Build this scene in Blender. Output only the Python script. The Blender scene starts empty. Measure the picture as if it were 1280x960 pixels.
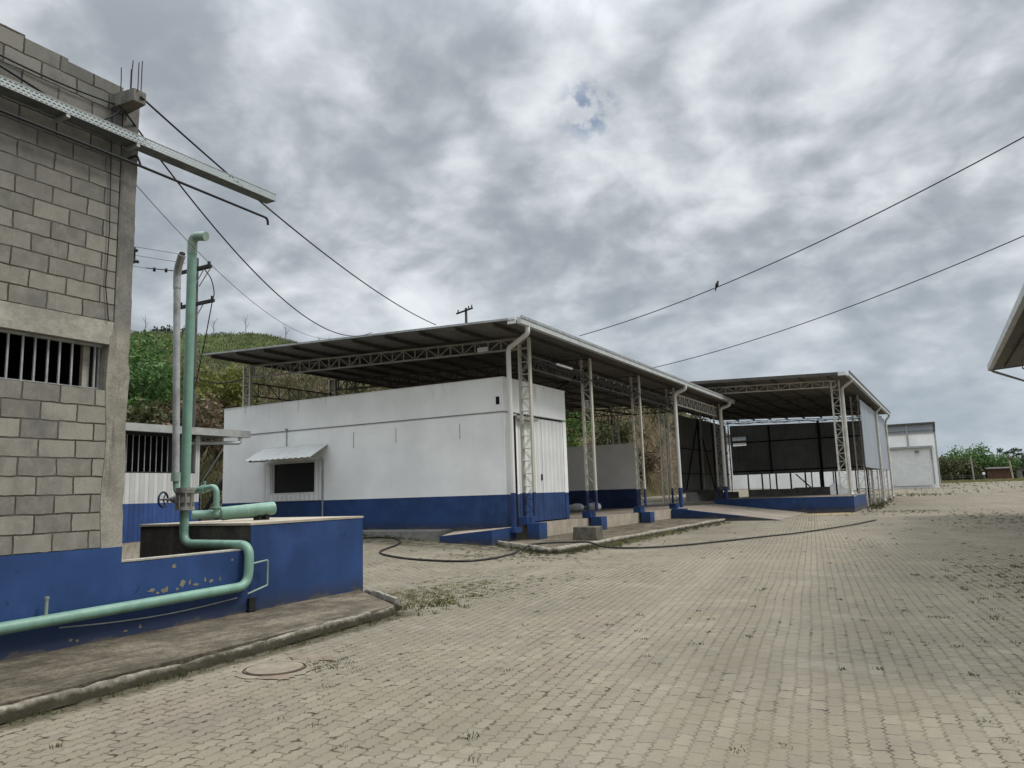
import bpy, math, random
import numpy as np
from mathutils import Vector, Matrix
random.seed(7); rng = np.random.default_rng(7)
sc = bpy.context.scene
col = sc.collection
R = math.radians

# ------------------------------------------------------------------ materials
class NT:
    """small helper around a node tree"""
    def __init__(s, name):
        s.m = bpy.data.materials.new(name); s.m.use_nodes = True
        s.t = s.m.node_tree; s.b = s.t.nodes['Principled BSDF']; s.out = s.t.nodes['Material Output']
    def n(s, typ, **kw):
        nd = s.t.nodes.new(typ)
        for k, v in kw.items():
            if k.startswith('_'): setattr(nd, k[1:], v)
            else: nd.inputs[k.replace('_', ' ')].default_value = v
        return nd
    def l(s, a, b): s.t.links.new(a, b)
    def val(s, sock, v):
        if hasattr(v, 'links') or hasattr(v, 'is_linked'): s.l(v, sock)
        else: sock.default_value = v
    def math(s, op, a, b=0.0, c=None, clamp=False):
        nd = s.t.nodes.new('ShaderNodeMath'); nd.operation = op; nd.use_clamp = clamp
        s.val(nd.inputs[0], a); s.val(nd.inputs[1], b)
        if c is not None: s.val(nd.inputs[2], c)
        return nd.outputs[0]
    def mix(s, f, a, b, mode='MIX'):
        nd = s.t.nodes.new('ShaderNodeMix'); nd.data_type = 'RGBA'; nd.blend_type = mode
        s.val(nd.inputs[0], f)
        for i, v in ((6, a), (7, b)):
            if isinstance(v, tuple): nd.inputs[i].default_value = (*v[:3], 1)
            else: s.l(v, nd.inputs[i])
        return nd.outputs[2]
    def noise(s, vec, scale, detail=4, rough=.6, dist=0):
        nd = s.n('ShaderNodeTexNoise', Scale=scale, Detail=detail, Roughness=rough, Distortion=dist)
        if vec is not None: s.l(vec, nd.inputs['Vector'])
        return nd.outputs['Fac']
    def ramp(s, f, a, b):
        nd = s.t.nodes.new('ShaderNodeMapRange'); nd.interpolation_type = 'SMOOTHSTEP'
        s.val(nd.inputs[0], f); nd.inputs[1].default_value = a; nd.inputs[2].default_value = b
        return nd.outputs[0]
    def pos(s): return s.t.nodes.new('ShaderNodeNewGeometry').outputs['Position']
    def sep(s, v):
        nd = s.t.nodes.new('ShaderNodeSeparateXYZ'); s.l(v, nd.inputs[0]); return nd.outputs
    def comb(s, x, y, z=0.0):
        nd = s.t.nodes.new('ShaderNodeCombineXYZ')
        for i, v in enumerate((x, y, z)): s.val(nd.inputs[i], v)
        return nd.outputs[0]
    def scalev(s, v, k):
        nd = s.t.nodes.new('ShaderNodeVectorMath'); nd.operation = 'MULTIPLY'
        s.l(v, nd.inputs[0]); nd.inputs[1].default_value = k; return nd.outputs[0]
    def bump(s, h, strength=.4, dist=.01):
        nd = s.n('ShaderNodeBump', Strength=strength, Distance=dist); s.l(h, nd.inputs['Height'])
        s.l(nd.outputs[0], s.b.inputs['Normal'])
    def done(s, colr, rough=.8, metal=0, spec=.3):
        s.val(s.b.inputs['Base Color'], (*colr, 1) if isinstance(colr, tuple) else colr)
        s.val(s.b.inputs['Roughness'], rough); s.b.inputs['Metallic'].default_value = metal
        s.b.inputs['Specular IOR Level'].default_value = spec
        return s.m

def mul(c, k): return tuple(x * k for x in c)

def weathered(name, c, rough=.75, var=.25, scale=2.0, metal=0, dirt=None, dirt_thr=(.55, .75), dirt_amt=.6, fine=40, bumpk=0.0, streak=False, spec=.3):
    t = NT(name); p = t.pos()
    n1 = t.noise(p, scale, 6, .65); n2 = t.noise(p, fine, 3, .6)
    a = t.mix(t.ramp(n1, .3, .7), mul(c, 1 - var), mul(c, 1 + var * .6))
    a = t.mix(t.math('MULTIPLY', t.ramp(n2, .35, .75), .35), a, mul(c, 1 - var * 1.2))
    if dirt:
        pv = t.scalev(p, (7, 7, .5)) if streak else p
        n3 = t.noise(pv, .9 if streak else scale * .7, 6, .7)
        a = t.mix(t.math('MULTIPLY', t.ramp(n3, *dirt_thr), dirt_amt), a, dirt)
    if bumpk: t.bump(n2, bumpk, .01)
    return t.done(a, rough, metal, spec)

BLUE = (.017, .046, .135); WHITE = (.86, .86, .835)
def two_tone(name, zsplit, white=WHITE, blue=BLUE, ribs=None, drip_top=None, chips=True, base=None):
    """white paint above, blue dado below (world height), with dirt, drips and chips"""
    t = NT(name); p = t.pos(); x, y, z = t.sep(p)
    n1 = t.noise(p, .7, 6, .6); n2 = t.noise(t.scalev(p, (6, 6, .45)), .8, 5, .7)
    n4 = t.noise(p, 9, 5, .7)
    w = t.mix(t.ramp(n1, .3, .72), mul(white, .90), mul(white, 1.05))
    w = t.mix(t.math('MULTIPLY', t.ramp(n2, .56, .78), .22), w, (.40, .39, .36))
    if drip_top is not None:
        # dark mould running down from the top edge
        d = t.math('SUBTRACT', drip_top, z)
        f = t.ramp(d, .75, .0)
        dr = t.ramp(t.noise(t.scalev(p, (3.5, 3.5, .35)), 1.6, 5, .75), .52, .72)
        patch = t.ramp(t.noise(p, .35, 2, .5), .45, .6)
        w = t.mix(t.math('MULTIPLY', t.math('MULTIPLY', f, dr), t.math('MULTIPLY', patch, .75)), w, (.13, .13, .12))
    b = t.mix(t.ramp(n1, .3, .7), mul(blue, .75), mul(blue, 1.2))
    b = t.mix(t.math('MULTIPLY', t.ramp(n2, .5, .8), .4), b, mul(blue, .55))
    if chips:
        b = t.mix(t.ramp(n4, .735, .76), b, (.42, .40, .35))
    n5 = t.noise(p, 1.4, 6, .7); n6 = t.noise(p, 4.5, 5, .7)
    b = t.mix(t.math('MULTIPLY', t.ramp(n5, .48, .68), .55), b, tuple(q * 1.3 + .007 for q in blue))
    b = t.mix(t.math('MULTIPLY', t.ramp(n6, .62, .70), .6), b, mul(blue, .42))
    edge = t.math('ADD', z, t.math('MULTIPLY', t.math('SUBTRACT', n4, .5), .012))
    f = t.math('GREATER_THAN', edge, zsplit)
    c = t.mix(f, b, w)
    # splash dirt close to the ground, streaks below ledges
    if base is not None:
        hh = t.math('ADD', t.math('SUBTRACT', z, base), t.math('MULTIPLY', t.math('SUBTRACT', n5, .5), -.5))
        c = t.mix(t.math('MULTIPLY', t.ramp(hh, .30, .0), .62), c, (.030, .030, .034))
        c = t.mix(t.math('MULTIPLY', t.ramp(t.math('ADD', hh, t.math('MULTIPLY', t.math('SUBTRACT', n6, .5), .25)), .05, .0), .55), c, (.10, .085, .062))
    h = n4
    if ribs:
        ax = {'x': x, 'y': y}[ribs[0]]
        ph = t.math('FRACT', t.math('DIVIDE', ax, ribs[1]))
        tri = t.math('ABSOLUTE', t.math('SUBTRACT', ph, .5))
        rb = t.ramp(tri, .16, .30)
        c = t.mix(t.math('MULTIPLY', rb, .28), c, t.mix(.5, c, (.02, .02, .03)))
        h = t.math('ADD', rb, t.math('MULTIPLY', n4, .05))
        t.bump(h, .9, .025)
    else:
        t.bump(h, .12, .01)
    return t.done(c, .62, 0, .3)

def ribbed(name, c, axis, pitch, var=.2, rough=.55, metal=0.0, dirt=(.1, .09, .08)):
    t = NT(name); p = t.pos(); o = t.sep(p); ax = o['xyz'.index(axis)]
    n1 = t.noise(p, .5, 5, .65); n2 = t.noise(t.scalev(p, (4, 4, .5)), .9, 5, .7)
    a = t.mix(t.ramp(n1, .3, .7), mul(c, 1 - var), mul(c, 1 + var))
    a = t.mix(t.math('MULTIPLY', t.ramp(n2, .5, .8), .45), a, dirt)
    ph = t.math('FRACT', t.math('DIVIDE', ax, pitch))
    rb = t.ramp(t.math('ABSOLUTE', t.math('SUBTRACT', ph, .5)), .2, .34)
    a = t.mix(t.math('MULTIPLY', rb, .35), a, mul(c, .55))
    t.bump(rb, .8, .02)
    return t.done(a, rough, metal, .4)

def block_mat(name, z0):
    """concrete block masonry seen on the YZ face"""
    t = NT(name); p = t.pos(); x, y, z = t.sep(p)
    wob = t.noise(p, 7, 3, .6)
    yy = t.math('ADD', t.math('ADD', y, 100.03), t.math('MULTIPLY', t.math('SUBTRACT', wob, .5), .028))
    zz = t.math('ADD', t.math('SUBTRACT', z, z0 - .1867 * 100), t.math('MULTIPLY', t.math('SUBTRACT', wob, .5), .026))
    v = t.comb(yy, zz)
    br = t.n('ShaderNodeTexBrick', Scale=1, Mortar_Size=.010, Mortar_Smooth=.5, Bias=0.0, Brick_Width=.372, Row_Height=.1867)
    br.inputs['Color1'].default_value = (.0, .0, .0, 1); br.inputs['Color2'].default_value = (1, 1, 1, 1)
    br.inputs['Mortar'].default_value = (.5, .5, .5, 1); t.l(v, br.inputs['Vector'])
    f = br.outputs['Fac']
    n1 = t.noise(p, 2.2, 6, .7); n2 = t.noise(p, 60, 4, .7); n3 = t.noise(p, 9, 5, .65)
    tone = t.mix(br.outputs['Color'], (.165, .155, .130), (.290, .270, .222))
    tone = t.mix(t.math('MULTIPLY', t.ramp(n3, .38, .75), .55), tone, (.30, .285, .25))
    tone = t.mix(t.math('MULTIPLY', t.ramp(n1, .45, .72), .65), tone, (.115, .113, .106))
    tone = t.mix(t.math('MULTIPLY', t.ramp(n2, .4, .8), .4), tone, (.10, .098, .09))
    n9 = t.noise(t.scalev(p, (1, 1.0, .35)), 1.3, 6, .75)
    tone = t.mix(t.math('MULTIPLY', t.ramp(n9, .50, .70), .5), tone, (.095, .095, .09))
    tone = t.mix(t.math('MULTIPLY', t.ramp(t.noise(t.comb(yy, zz), 4.2, 5, .75), .60, .70), .5), tone, (.34, .32, .28))
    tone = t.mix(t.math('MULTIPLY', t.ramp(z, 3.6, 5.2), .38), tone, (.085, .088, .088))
    mort = t.mix(t.ramp(n1, .4, .6), (.050, .043, .034), (.10, .092, .078))
    c = t.mix(f, tone, mort)
    h = t.math('ADD', t.math('MULTIPLY', f, -1.0), t.math('MULTIPLY', n2, .25))
    t.bump(h, .85, .012)
    return t.done(c, .95, 0, .15)

def paving_mat():
    t = NT('interlocking_paving'); p = t.pos()
    ca, sa = math.cos(R(7.6)), math.sin(R(7.6))
    x, y, z = t.sep(p)
    warp = t.noise(p, .35, 2, .5)
    # u runs along the joints (towards the far end), v across them
    u = t.math('ADD', t.math('MULTIPLY', y, ca), t.math('MULTIPLY', x, -sa))
    v = t.math('ADD', t.math('MULTIPLY', x, ca), t.math('MULTIPLY', y, sa))
    v = t.math('ADD', v, t.math('MULTIPLY', t.math('SUBTRACT', warp, .5), .10))
    u = t.math('ADD', u, t.math('MULTIPLY', t.math('SUBTRACT', t.noise(p, .5, 2, .5), .5), .08))
    jn = t.noise(p, 9, 4, .65); jm = t.noise(t.scalev(p, (1, 1, 1)), 11, 4, .65)
    u = t.math('ADD', u, t.math('ADD', 200.0, t.math('MULTIPLY', t.math('SUBTRACT', jn, .5), .050))); v = t.math('ADD', v, t.math('ADD', 200.0, t.math('MULTIPLY', t.math('SUBTRACT', jm, .5), .045)))
    tri = lambda a, per: t.math('ABSOLUTE', t.math('SUBTRACT', t.math('FRACT', t.math('DIVIDE', a, per)), .5))
    v2 = t.math('ADD', v, t.math('MULTIPLY', tri(u, .075), .046))
    u2 = t.math('ADD', u, t.math('MULTIPLY', tri(v, .105), .02))
    vec = t.comb(u2, v2)
    def brick(ms):
        b = t.n('ShaderNodeTexBrick', Scale=1, Mortar_Size=ms, Mortar_Smooth=.4, Bias=0.0, Brick_Width=.215, Row_Height=.11)
        b.inputs['Color1'].default_value = (0, 0, 0, 1); b.inputs['Color2'].default_value = (1, 1, 1, 1)
        b.inputs['Mortar'].default_value = (.5, .5, .5, 1); t.l(vec, b.inputs['Vector']); return b
    b1 = brick(.0056); b2 = brick(.019)
    big = t.noise(p, .16, 5, .6); mid = t.noise(p, .9, 5, .65); fine = t.noise(p, 45, 4, .7); gr = t.noise(p, 5.5, 4, .7)
    base = t.mix(t.ramp(big, .35, .65), (.164, .141, .100), (.208, .180, .128))
    base = t.mix(t.math('MULTIPLY', t.ramp(mid, .42, .68), .7), base, (.165, .143, .112))
    base = t.mix(t.math('MULTIPLY', t.ramp(t.noise(t.scalev(p, (1, 1.6, 1)), .6, 5, .65), .54, .68), .6), base, (.250, .220, .168))
    base = t.mix(t.math('MULTIPLY', t.ramp(t.noise(p, .42, 4, .6), .56, .70), .45), base, (.215, .168, .124))
    bt = br_val(t, b1)
    base = t.mix(t.math('MULTIPLY', t.ramp(t.noise(t.comb(t.math('MULTIPLY', u, .10), v), .75, 4, .6), .48, .66), .45), base, (.252, .220, .166))
    base = t.mix(t.math('MULTIPLY', t.ramp(bt, .55, 1.0), .22), base, (.272, .245, .186))
    base = t.mix(t.math('MULTIPLY', t.ramp(bt, .40, .0), .24), base, (.145, .13, .105))
    base = t.mix(t.math('MULTIPLY', t.ramp(fine, .42, .8), .45), base, (.12, .108, .088))
    base = t.mix(t.math('MULTIPLY', t.ramp(t.noise(p, 2.6, 6, .75), .56, .74), .5), base, (.125, .112, .092))
    # joints: sand-filled in places, open and dark in others
    seg = t.ramp(t.noise(p, 2.7, 5, .75), .47, .58); patch = t.ramp(t.noise(p, .33, 4, .65), .40, .64)
    near_ = t.math('MULTIPLY', t.ramp(x, -1.5, -4.0), t.ramp(y, 11.0, 6.0))
    open_ = t.math('MULTIPLY', seg, t.math('ADD', t.math('MULTIPLY', t.math('MAXIMUM', patch, t.math('MULTIPLY', near_, .6)), .8), .2))
    jf = t.math('MULTIPLY', b1.outputs['Fac'], t.math('ADD', t.math('MULTIPLY', open_, .80), .05))
    c = t.mix(jf, base, (.024, .020, .014))
    # moss and seedlings in the joints, where few wheels pass
    kd = None
    region = t.ramp(t.noise(p, .22, 3, .6), .47, .66)
    left = t.math('MULTIPLY', t.ramp(x, -3.0, -6.0), t.ramp(y, 6.5, 10.5))
    right = t.math('MULTIPLY', t.ramp(x, -.6, 1.0), t.ramp(y, 5.0, 10.0))
    far = t.ramp(y, 16, 30)
    region = t.math('MAXIMUM', t.math('MULTIPLY', region, t.math('MAXIMUM', .22, t.math('MULTIPLY', far, .7))), t.math('MULTIPLY', t.math('MAXIMUM', left, right), t.ramp(t.noise(p, .5, 3, .6), .36, .62)))
    spots = t.ramp(gr, .47, .56)
    mf = t.math('MULTIPLY', t.math('MULTIPLY', spots, region), b2.outputs['Fac'])
    c = t.mix(t.math('MULTIPLY', mf, .9), c, t.mix(t.noise(p, 20, 2, .5), (.030, .036, .014), (.075, .062, .035)))
    # chipped arrises and crumbs lying in the near joints
    crumb = t.math('MULTIPLY', t.ramp(t.noise(t.scalev(p, (1, 1, 1)), 7.5, 4, .7), .555, .61), t.math('MULTIPLY', b2.outputs['Fac'], t.math('MAXIMUM', t.ramp(t.noise(p, .45, 3, .6), .40, .60), near_)))
    c = t.mix(t.math('MULTIPLY', crumb, .88), c, (.040, .031, .020))
    blot = t.ramp(t.noise(p, 1.15, 7, .78), .56, .70)
    c = t.mix(t.math('MULTIPLY', blot, .38), c, (.085, .070, .048))
    # soil gathered along the kerbs
    sn = t.math('MULTIPLY', t.math('SUBTRACT', t.noise(p, 6, 5, .7), .5), .34)
    k1 = t.math('ADD', t.math('ADD', x, 5.74), t.math('MULTIPLY', t.math('SUBTRACT', y, 1.0), .058))
    s1 = t.math('MULTIPLY', t.ramp(t.math('ADD', k1, sn), .17, .02), t.ramp(y, 8.7, 8.2))
    k2 = t.math('ADD', t.math('ADD', x, 8.33), t.math('MULTIPLY', t.math('SUBTRACT', y, 17.2), -.009))
    s2 = t.math('MULTIPLY', t.math('MULTIPLY', t.ramp(t.math('ADD', k2, t.math('MULTIPLY', sn, 2.5)), .75, .05), t.ramp(y, 16.6, 17.4)), t.ramp(y, 36, 32))
    s3 = t.math('MULTIPLY', t.math('MULTIPLY', t.ramp(t.math('ADD', t.math('ADD', x, 4.0), t.math('MULTIPLY', sn, 2.0)), .9, .2), t.ramp(y, 50.5, 52)), t.ramp(y, 74, 66))
    soil = t.math('MULTIPLY', t.math('MAXIMUM', t.math('MAXIMUM', s1, t.math('MULTIPLY', s2, t.ramp(t.noise(p, 3.5, 4, .7), .38, .55))), s3), .88)
    c = t.mix(soil, c, t.mix(t.ramp(t.noise(p, 14, 3, .6), .4, .6), (.036, .032, .018), (.078, .068, .040)))
    # yellow-painted paver strip in front of the far platform
    ys = t.math('MULTIPLY', t.math('MULTIPLY', t.ramp(y, 40.0, 40.3), t.ramp(y, 43.4, 42.6)), t.math('MULTIPLY', t.ramp(x, -7.2, -6.6), t.ramp(x, -3.4, -4.0)))
    c = t.mix(t.math('MULTIPLY', ys, t.math('MULTIPLY', t.ramp(mid, .35, .6), .55)), c, (.50, .36, .13))
    h = t.math('SUBTRACT', t.math('MULTIPLY', fine, .12), t.math('ADD', b1.outputs['Fac'], mf))
    t.bump(h, 1.0, .010)
    return t.done(c, .92, 0, .2)

def br_val(t, b):
    nd = t.t.nodes.new('ShaderNodeRGBToBW'); t.l(b.outputs['Color'], nd.inputs[0]); return nd.outputs[0]

def leaf_mat(name, dark, light, yellow=None):
    t = NT(name); g = t.t.nodes.new('ShaderNodeNewGeometry')
    r = g.outputs['Random Per Island']
    n = t.noise(g.outputs['Position'], .9, 3, .6)
    c = t.mix(t.ramp(r, 0, 1), dark, light)
    c = t.mix(t.math('MULTIPLY', t.ramp(n, .35, .65), .5), c, yellow or light)
    m = t.done(c, .6, 0, .25)
    tr = t.n('ShaderNodeBsdfTranslucent'); t.l(c, tr.inputs['Color'])
    mx = t.n('ShaderNodeMixShader', Fac=.3); t.l(t.b.outputs[0], mx.inputs[1]); t.l(tr.outputs[0], mx.inputs[2])
    t.l(mx.outputs[0], t.out.inputs['Surface'])
    return m

def hill_mat():
    t = NT('hillside'); p = t.pos(); x, y, z = t.sep(p)
    n1 = t.noise(p, .05, 6, .65); n2 = t.noise(p, .35, 6, .7); n3 = t.noise(t.scalev(p, (1, 1, .3)), 1.6, 5, .75)
    green = t.mix(t.ramp(n2, .35, .65), (.050, .075, .020), (.105, .130, .042))
    brown = t.mix(t.ramp(n3, .35, .7), (.070, .050, .030), (.165, .125, .075))
    top = t.ramp(t.math('ADD', z, t.math('MULTIPLY', t.math('SUBTRACT', n1, .5), 14)), 17, 24)
    c = t.mix(t.math('MAXIMUM', top, t.math('MULTIPLY', t.ramp(n1, .5, .62), .6)), brown, green)
    c = t.mix(t.math('MULTIPLY', t.ramp(n2, .52, .7), .6), c, (.028, .042, .014))
    t.bump(n3, 1.0, .5)
    return t.done(c, .95, 0, .1)

M = {}
M['paving'] = paving_mat()
M['dirt'] = weathered('dry_grass_ground', (.13, .125, .06), .95, .4, .25, dirt=(.22, .17, .11), dirt_thr=(.45, .65), bumpk=.5, fine=3)
M['hill'] = hill_mat()
M['block_low'] = block_mat('block_masonry_lower', 2.75)
M['block_up'] = block_mat('block_masonry_upper', 3.51)
M['conc'] = weathered('rough_concrete', (.34, .32, .27), .92, .3, 3, dirt=(.16, .15, .13), dirt_thr=(.5, .72), dirt_amt=.7, bumpk=.5, fine=30)
def column_mat():
    t = NT('rough_column_concrete'); p = t.pos(); x, y, z = t.sep(p); n = t.noise(p, 3, 6, .7); f = t.noise(p, 35, 4, .7)
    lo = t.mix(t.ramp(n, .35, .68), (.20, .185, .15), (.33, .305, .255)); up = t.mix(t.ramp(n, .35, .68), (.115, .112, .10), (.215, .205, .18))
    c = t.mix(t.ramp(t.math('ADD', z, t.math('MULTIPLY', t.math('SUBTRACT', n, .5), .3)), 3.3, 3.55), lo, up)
    c = t.mix(t.math('MULTIPLY', t.ramp(t.noise(t.scalev(p, (9, 9, .7)), 1.0, 5, .7), .50, .68), .6), c, (.085, .078, .065))
    c = t.mix(t.math('MULTIPLY', t.ramp(f, .45, .75), .4), c, (.10, .093, .08))
    t.bump(f, .6, .01); return t.done(c, .95, 0, .15)
M['conc_col'] = column_mat()
M['conc_dark'] = weathered('dark_brown_concrete', (.060, .050, .042), .92, .5, 2.5, dirt=(.13, .11, .09), dirt_thr=(.5, .7), bumpk=.4, fine=25, streak=True)  # dark brown concrete with lighter brown streaks
M['conc_grey'] = weathered('grey_concrete', (.22, .21, .19), .92, .35, 2.5, dirt=(.10, .10, .095), dirt_thr=(.48, .7), bumpk=.5, fine=30)
M['mossy'] = weathered('mossy_concrete', (.13, .118, .09), .95, .4, 5, dirt=(.045, .043, .025), dirt_thr=(.45, .62), bumpk=.6, fine=30)
def walk_mat():
    t = NT('stained_pavement_concrete'); p = t.pos(); n = t.noise(p, 1.7, 6, .72); st = t.noise(t.scalev(p, (5, .9, 1)), 1.2, 6, .75); f = t.noise(p, 26, 5, .75); f2 = t.noise(p, 9, 5, .7)
    c = t.mix(t.ramp(n, .36, .66), (.088, .074, .054), (.205, .172, .126))
    c = t.mix(t.math('MULTIPLY', t.ramp(st, .46, .66), .7), c, (.040, .034, .025))
    c = t.mix(t.math('MULTIPLY', t.ramp(f2, .54, .70), .55), c, (.20, .175, .135))
    c = t.mix(t.math('MULTIPLY', t.ramp(f, .46, .68), .75), c, (.038, .033, .025))
    t.bump(t.math('ADD', f, f2), .8, .012); return t.done(c, .96, 0, .12)
M['walk'] = walk_mat()
M['floor'] = weathered('brown_floor_concrete', (.235, .20, .158), .9, .3, .8, dirt=(.15, .115, .09), dirt_thr=(.45, .7), bumpk=.25, fine=20)
M['riser'] = weathered('beige_riser_concrete', (.37, .32, .25), .9, .25, 1.5, dirt=(.2, .16, .12), dirt_thr=(.5, .7), streak=True)
def kerb_mat():
    t = NT('worn_kerb_concrete'); p = t.pos(); x, y, z = t.sep(p); n = t.noise(p, 5, 6, .7); f = t.noise(p, 30, 4, .7)
    c = t.mix(t.ramp(n, .35, .7), (.21, .188, .148), (.33, .30, .24))
    c = t.mix(t.math('MULTIPLY', t.ramp(f, .4, .75), .5), c, (.10, .09, .07))
    zz = t.math('ADD', z, t.math('MULTIPLY', t.math('SUBTRACT', n, .5), .14))
    c = t.mix(t.math('MULTIPLY', t.ramp(zz, .115, .05), .92), c, (.036, .033, .020))
    c = t.mix(t.ramp(t.noise(p, 2.2, 5, .7), .58, .70), c, (.05, .048, .028))
    t.bump(f, .8, .012); return t.done(c, .95, 0, .15)
M['kerb'] = kerb_mat()
M['blue'] = two_tone('blue_masonry_paint', 99.0, base=.13)
M['white'] = two_tone('white_masonry_paint', -9)
M['bld'] = two_tone('white_over_blue_wall', 1.48, drip_top=5.04, base=.47)
M['panel'] = two_tone('white_over_blue_sheet', 1.5, white=(.72, .72, .70), ribs=('y', .30), chips=False)
M['panel_x'] = two_tone('white_sheet', -9, ribs=('x', .22), chips=False)
M['guard'] = two_tone('white_over_blue_sheet_guard', 1.56, white=(.55, .55, .53), blue=(.03, .07, .21), ribs=('y', .3), chips=False)
M['inner'] = two_tone('inner_white_over_blue', 1.55, white=(.86, .84, .81), blue=(.020, .038, .11), chips=False)  # partition wall paint, plain white above a darker blue base
M['steelw'] = two_tone('white_over_blue_steel', 1.52, white=(.47, .445, .375), blue=(.016, .03, .09), chips=False)
M['white_steel'] = weathered('white_steel_paint', (.60, .58, .52), .55, .2, 3, dirt=(.30, .22, .14), dirt_thr=(.55, .75), dirt_amt=.5)
M['pvc'] = two_tone('white_over_blue_pipe', 1.52, white=(.66, .65, .61), blue=(.022, .05, .16), chips=False)
M['gutter'] = weathered('galvanised_gutter', (.50, .52, .51), .5, .15, 2, metal=.25, dirt=(.2, .2, .19), dirt_thr=(.55, .75))
M['zinc_white'] = weathered('white_sheet_metal', (.66, .67, .65), .5, .1, 2, dirt=(.4, .4, .38))
M['galv_light'] = weathered('dull_zinc', (.36, .365, .35), .6, .15, 3, dirt=(.2, .2, .19), dirt_thr=(.5, .7))
M['galv'] = weathered('galvanised_steel', (.36, .37, .36), .5, .25, 6, metal=.3, dirt=(.18, .17, .15), dirt_thr=(.5, .7))
M['roof'] = ribbed('weathered_roof_sheet', (.17, .162, .15), 'y', .33, rough=.6, metal=.2, dirt=(.09, .075, .06))
M['truss_dark'] = weathered('dark_steel', (.085, .078, .07), .6, .3, 4, dirt=(.12, .07, .04), dirt_thr=(.5, .7))
M['truss'] = weathered('grey_truss_steel', (.34, .32, .285), .6, .2, 4, dirt=(.2, .12, .07), dirt_thr=(.5, .7))
M['black_steel'] = weathered('black_steel', (.018, .018, .02), .6, .2, 4)
M['clad_dark'] = ribbed('rear_cladding_lifted', (.42, .43, .45), 'x', .25, rough=.6)  # grey sheet, colour raised to make up for missing light under the roof
M['clad_shaded_y'] = ribbed('side_cladding_shaded', (.20, .198, .192), 'y', .25, rough=.6)  # same grey metal, its colour darkened for the shaded inner face
M['clad_grey'] = ribbed('grey_cladding', (.30, .33, .365), 'y', .25, rough=.5, metal=.1, var=.08, dirt=(.2, .21, .21))
M['green'] = weathered('mint_green_pipe_paint', (.165, .290, .222), .45, .18, 5, dirt=(.085, .135, .10), dirt_thr=(.52, .74), dirt_amt=.6, spec=.5)
M['green_pale'] = weathered('faded_green_pipe_paint', (.235, .315, .25), .5, .2, 5, dirt=(.2, .22, .17), dirt_thr=(.5, .7), spec=.4)
M['valve'] = weathered('grey_valve_iron', (.30, .29, .26), .5, .3, 20, metal=.4, dirt=(.14, .11, .08), dirt_thr=(.45, .65))
M['wheel'] = weathered('blue_handwheel_paint', (.02, .035, .075), .5, .2, 20)
M['rubber'] = weathered('black_rubber', (.02, .019, .017), .65, .3, 8, dirt=(.07, .06, .05), dirt_thr=(.5, .7))
M['wire'] = weathered('cable_sheath', (.012, .012, .014), .6, .2, 2)
M['wire_thin'] = weathered('bare_conductor', (.16, .165, .175), .6, .1, 2)
M['wood'] = weathered('utility_pole_concrete', (.085, .085, .082), .9, .25, 3)
M['crossarm'] = weathered('dark_wood_crossarm', (.03, .026, .024), .85, .3, 6)
M['bark'] = weathered('bark', (.075, .058, .042), .95, .4, 6)
M['rust'] = weathered('rusty_rebar', (.05, .032, .022), .8, .3, 10)
M['chip'] = weathered('bare_render', (.20, .175, .125), .9, .3, 20)
M['slot'] = weathered('filled_slot', (.42, .42, .41), .9, .3, 9)
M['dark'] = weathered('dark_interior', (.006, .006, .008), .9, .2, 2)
M['glass'] = NT('dark_window_glass').done((.012, .012, .014), .12, 0, .5)
M['lamp'] = weathered('lamp_housing_white', (.7, .72, .74), .4, .05, 5)
M['bird'] = NT('black_feathers').done((.008, .008, .009), .7)
M['bag'] = weathered('white_plastic_sack', (.72, .72, .70), .5, .1, 9)
M['gravel'] = weathered('grey_gravel', (.17, .17, .17), .95, .4, 6, bumpk=1, fine=12)
M['brickred'] = weathered('red_brick', (.10, .052, .038), .9, .3, 2)
M['cement_cover'] = weathered('sandy_cement', (.23, .195, .145), .95, .25, 5, dirt=(.13, .105, .075), dirt_thr=(.48, .68), bumpk=.6, fine=40)
M['redsoil'] = weathered('reddish_sand', (.19, .145, .105), .95, .3, 4, dirt=(.22, .19, .14), dirt_thr=(.42, .62), bumpk=.6, fine=40)
M['leaf_a'] = leaf_mat('leaves_deep_green', (.030, .066, .018), (.105, .190, .052))
M['leaf_b'] = leaf_mat('leaves_yellow_green', (.065, .085, .016), (.185, .195, .045), (.21, .20, .05))
M['leaf_c'] = leaf_mat('leaves_olive', (.030, .038, .014), (.095, .098, .040))
M['leaf_d'] = leaf_mat('leaves_dry_brown', (.055, .040, .024), (.17, .125, .075))
M['leaf_e'] = leaf_mat('leaves_dark', (.010, .022, .010), (.036, .064, .025))
M['leaf_f'] = leaf_mat('leaves_fresh_green', (.04, .085, .016), (.12, .20, .045))
M['grass'] = leaf_mat('grass_blades', (.115, .12, .04), (.26, .235, .11))
M['weed'] = leaf_mat('paving_weed_leaves', (.035, .040, .014), (.095, .10, .04))
M['drygrass'] = leaf_mat('dry_hill_grass', (.062, .056, .026), (.135, .118, .060), (.085, .096, .038))
M['hillgreen'] = leaf_mat('green_hill_grass', (.070, .090, .032), (.115, .138, .055), (.12, .122, .056))
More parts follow.
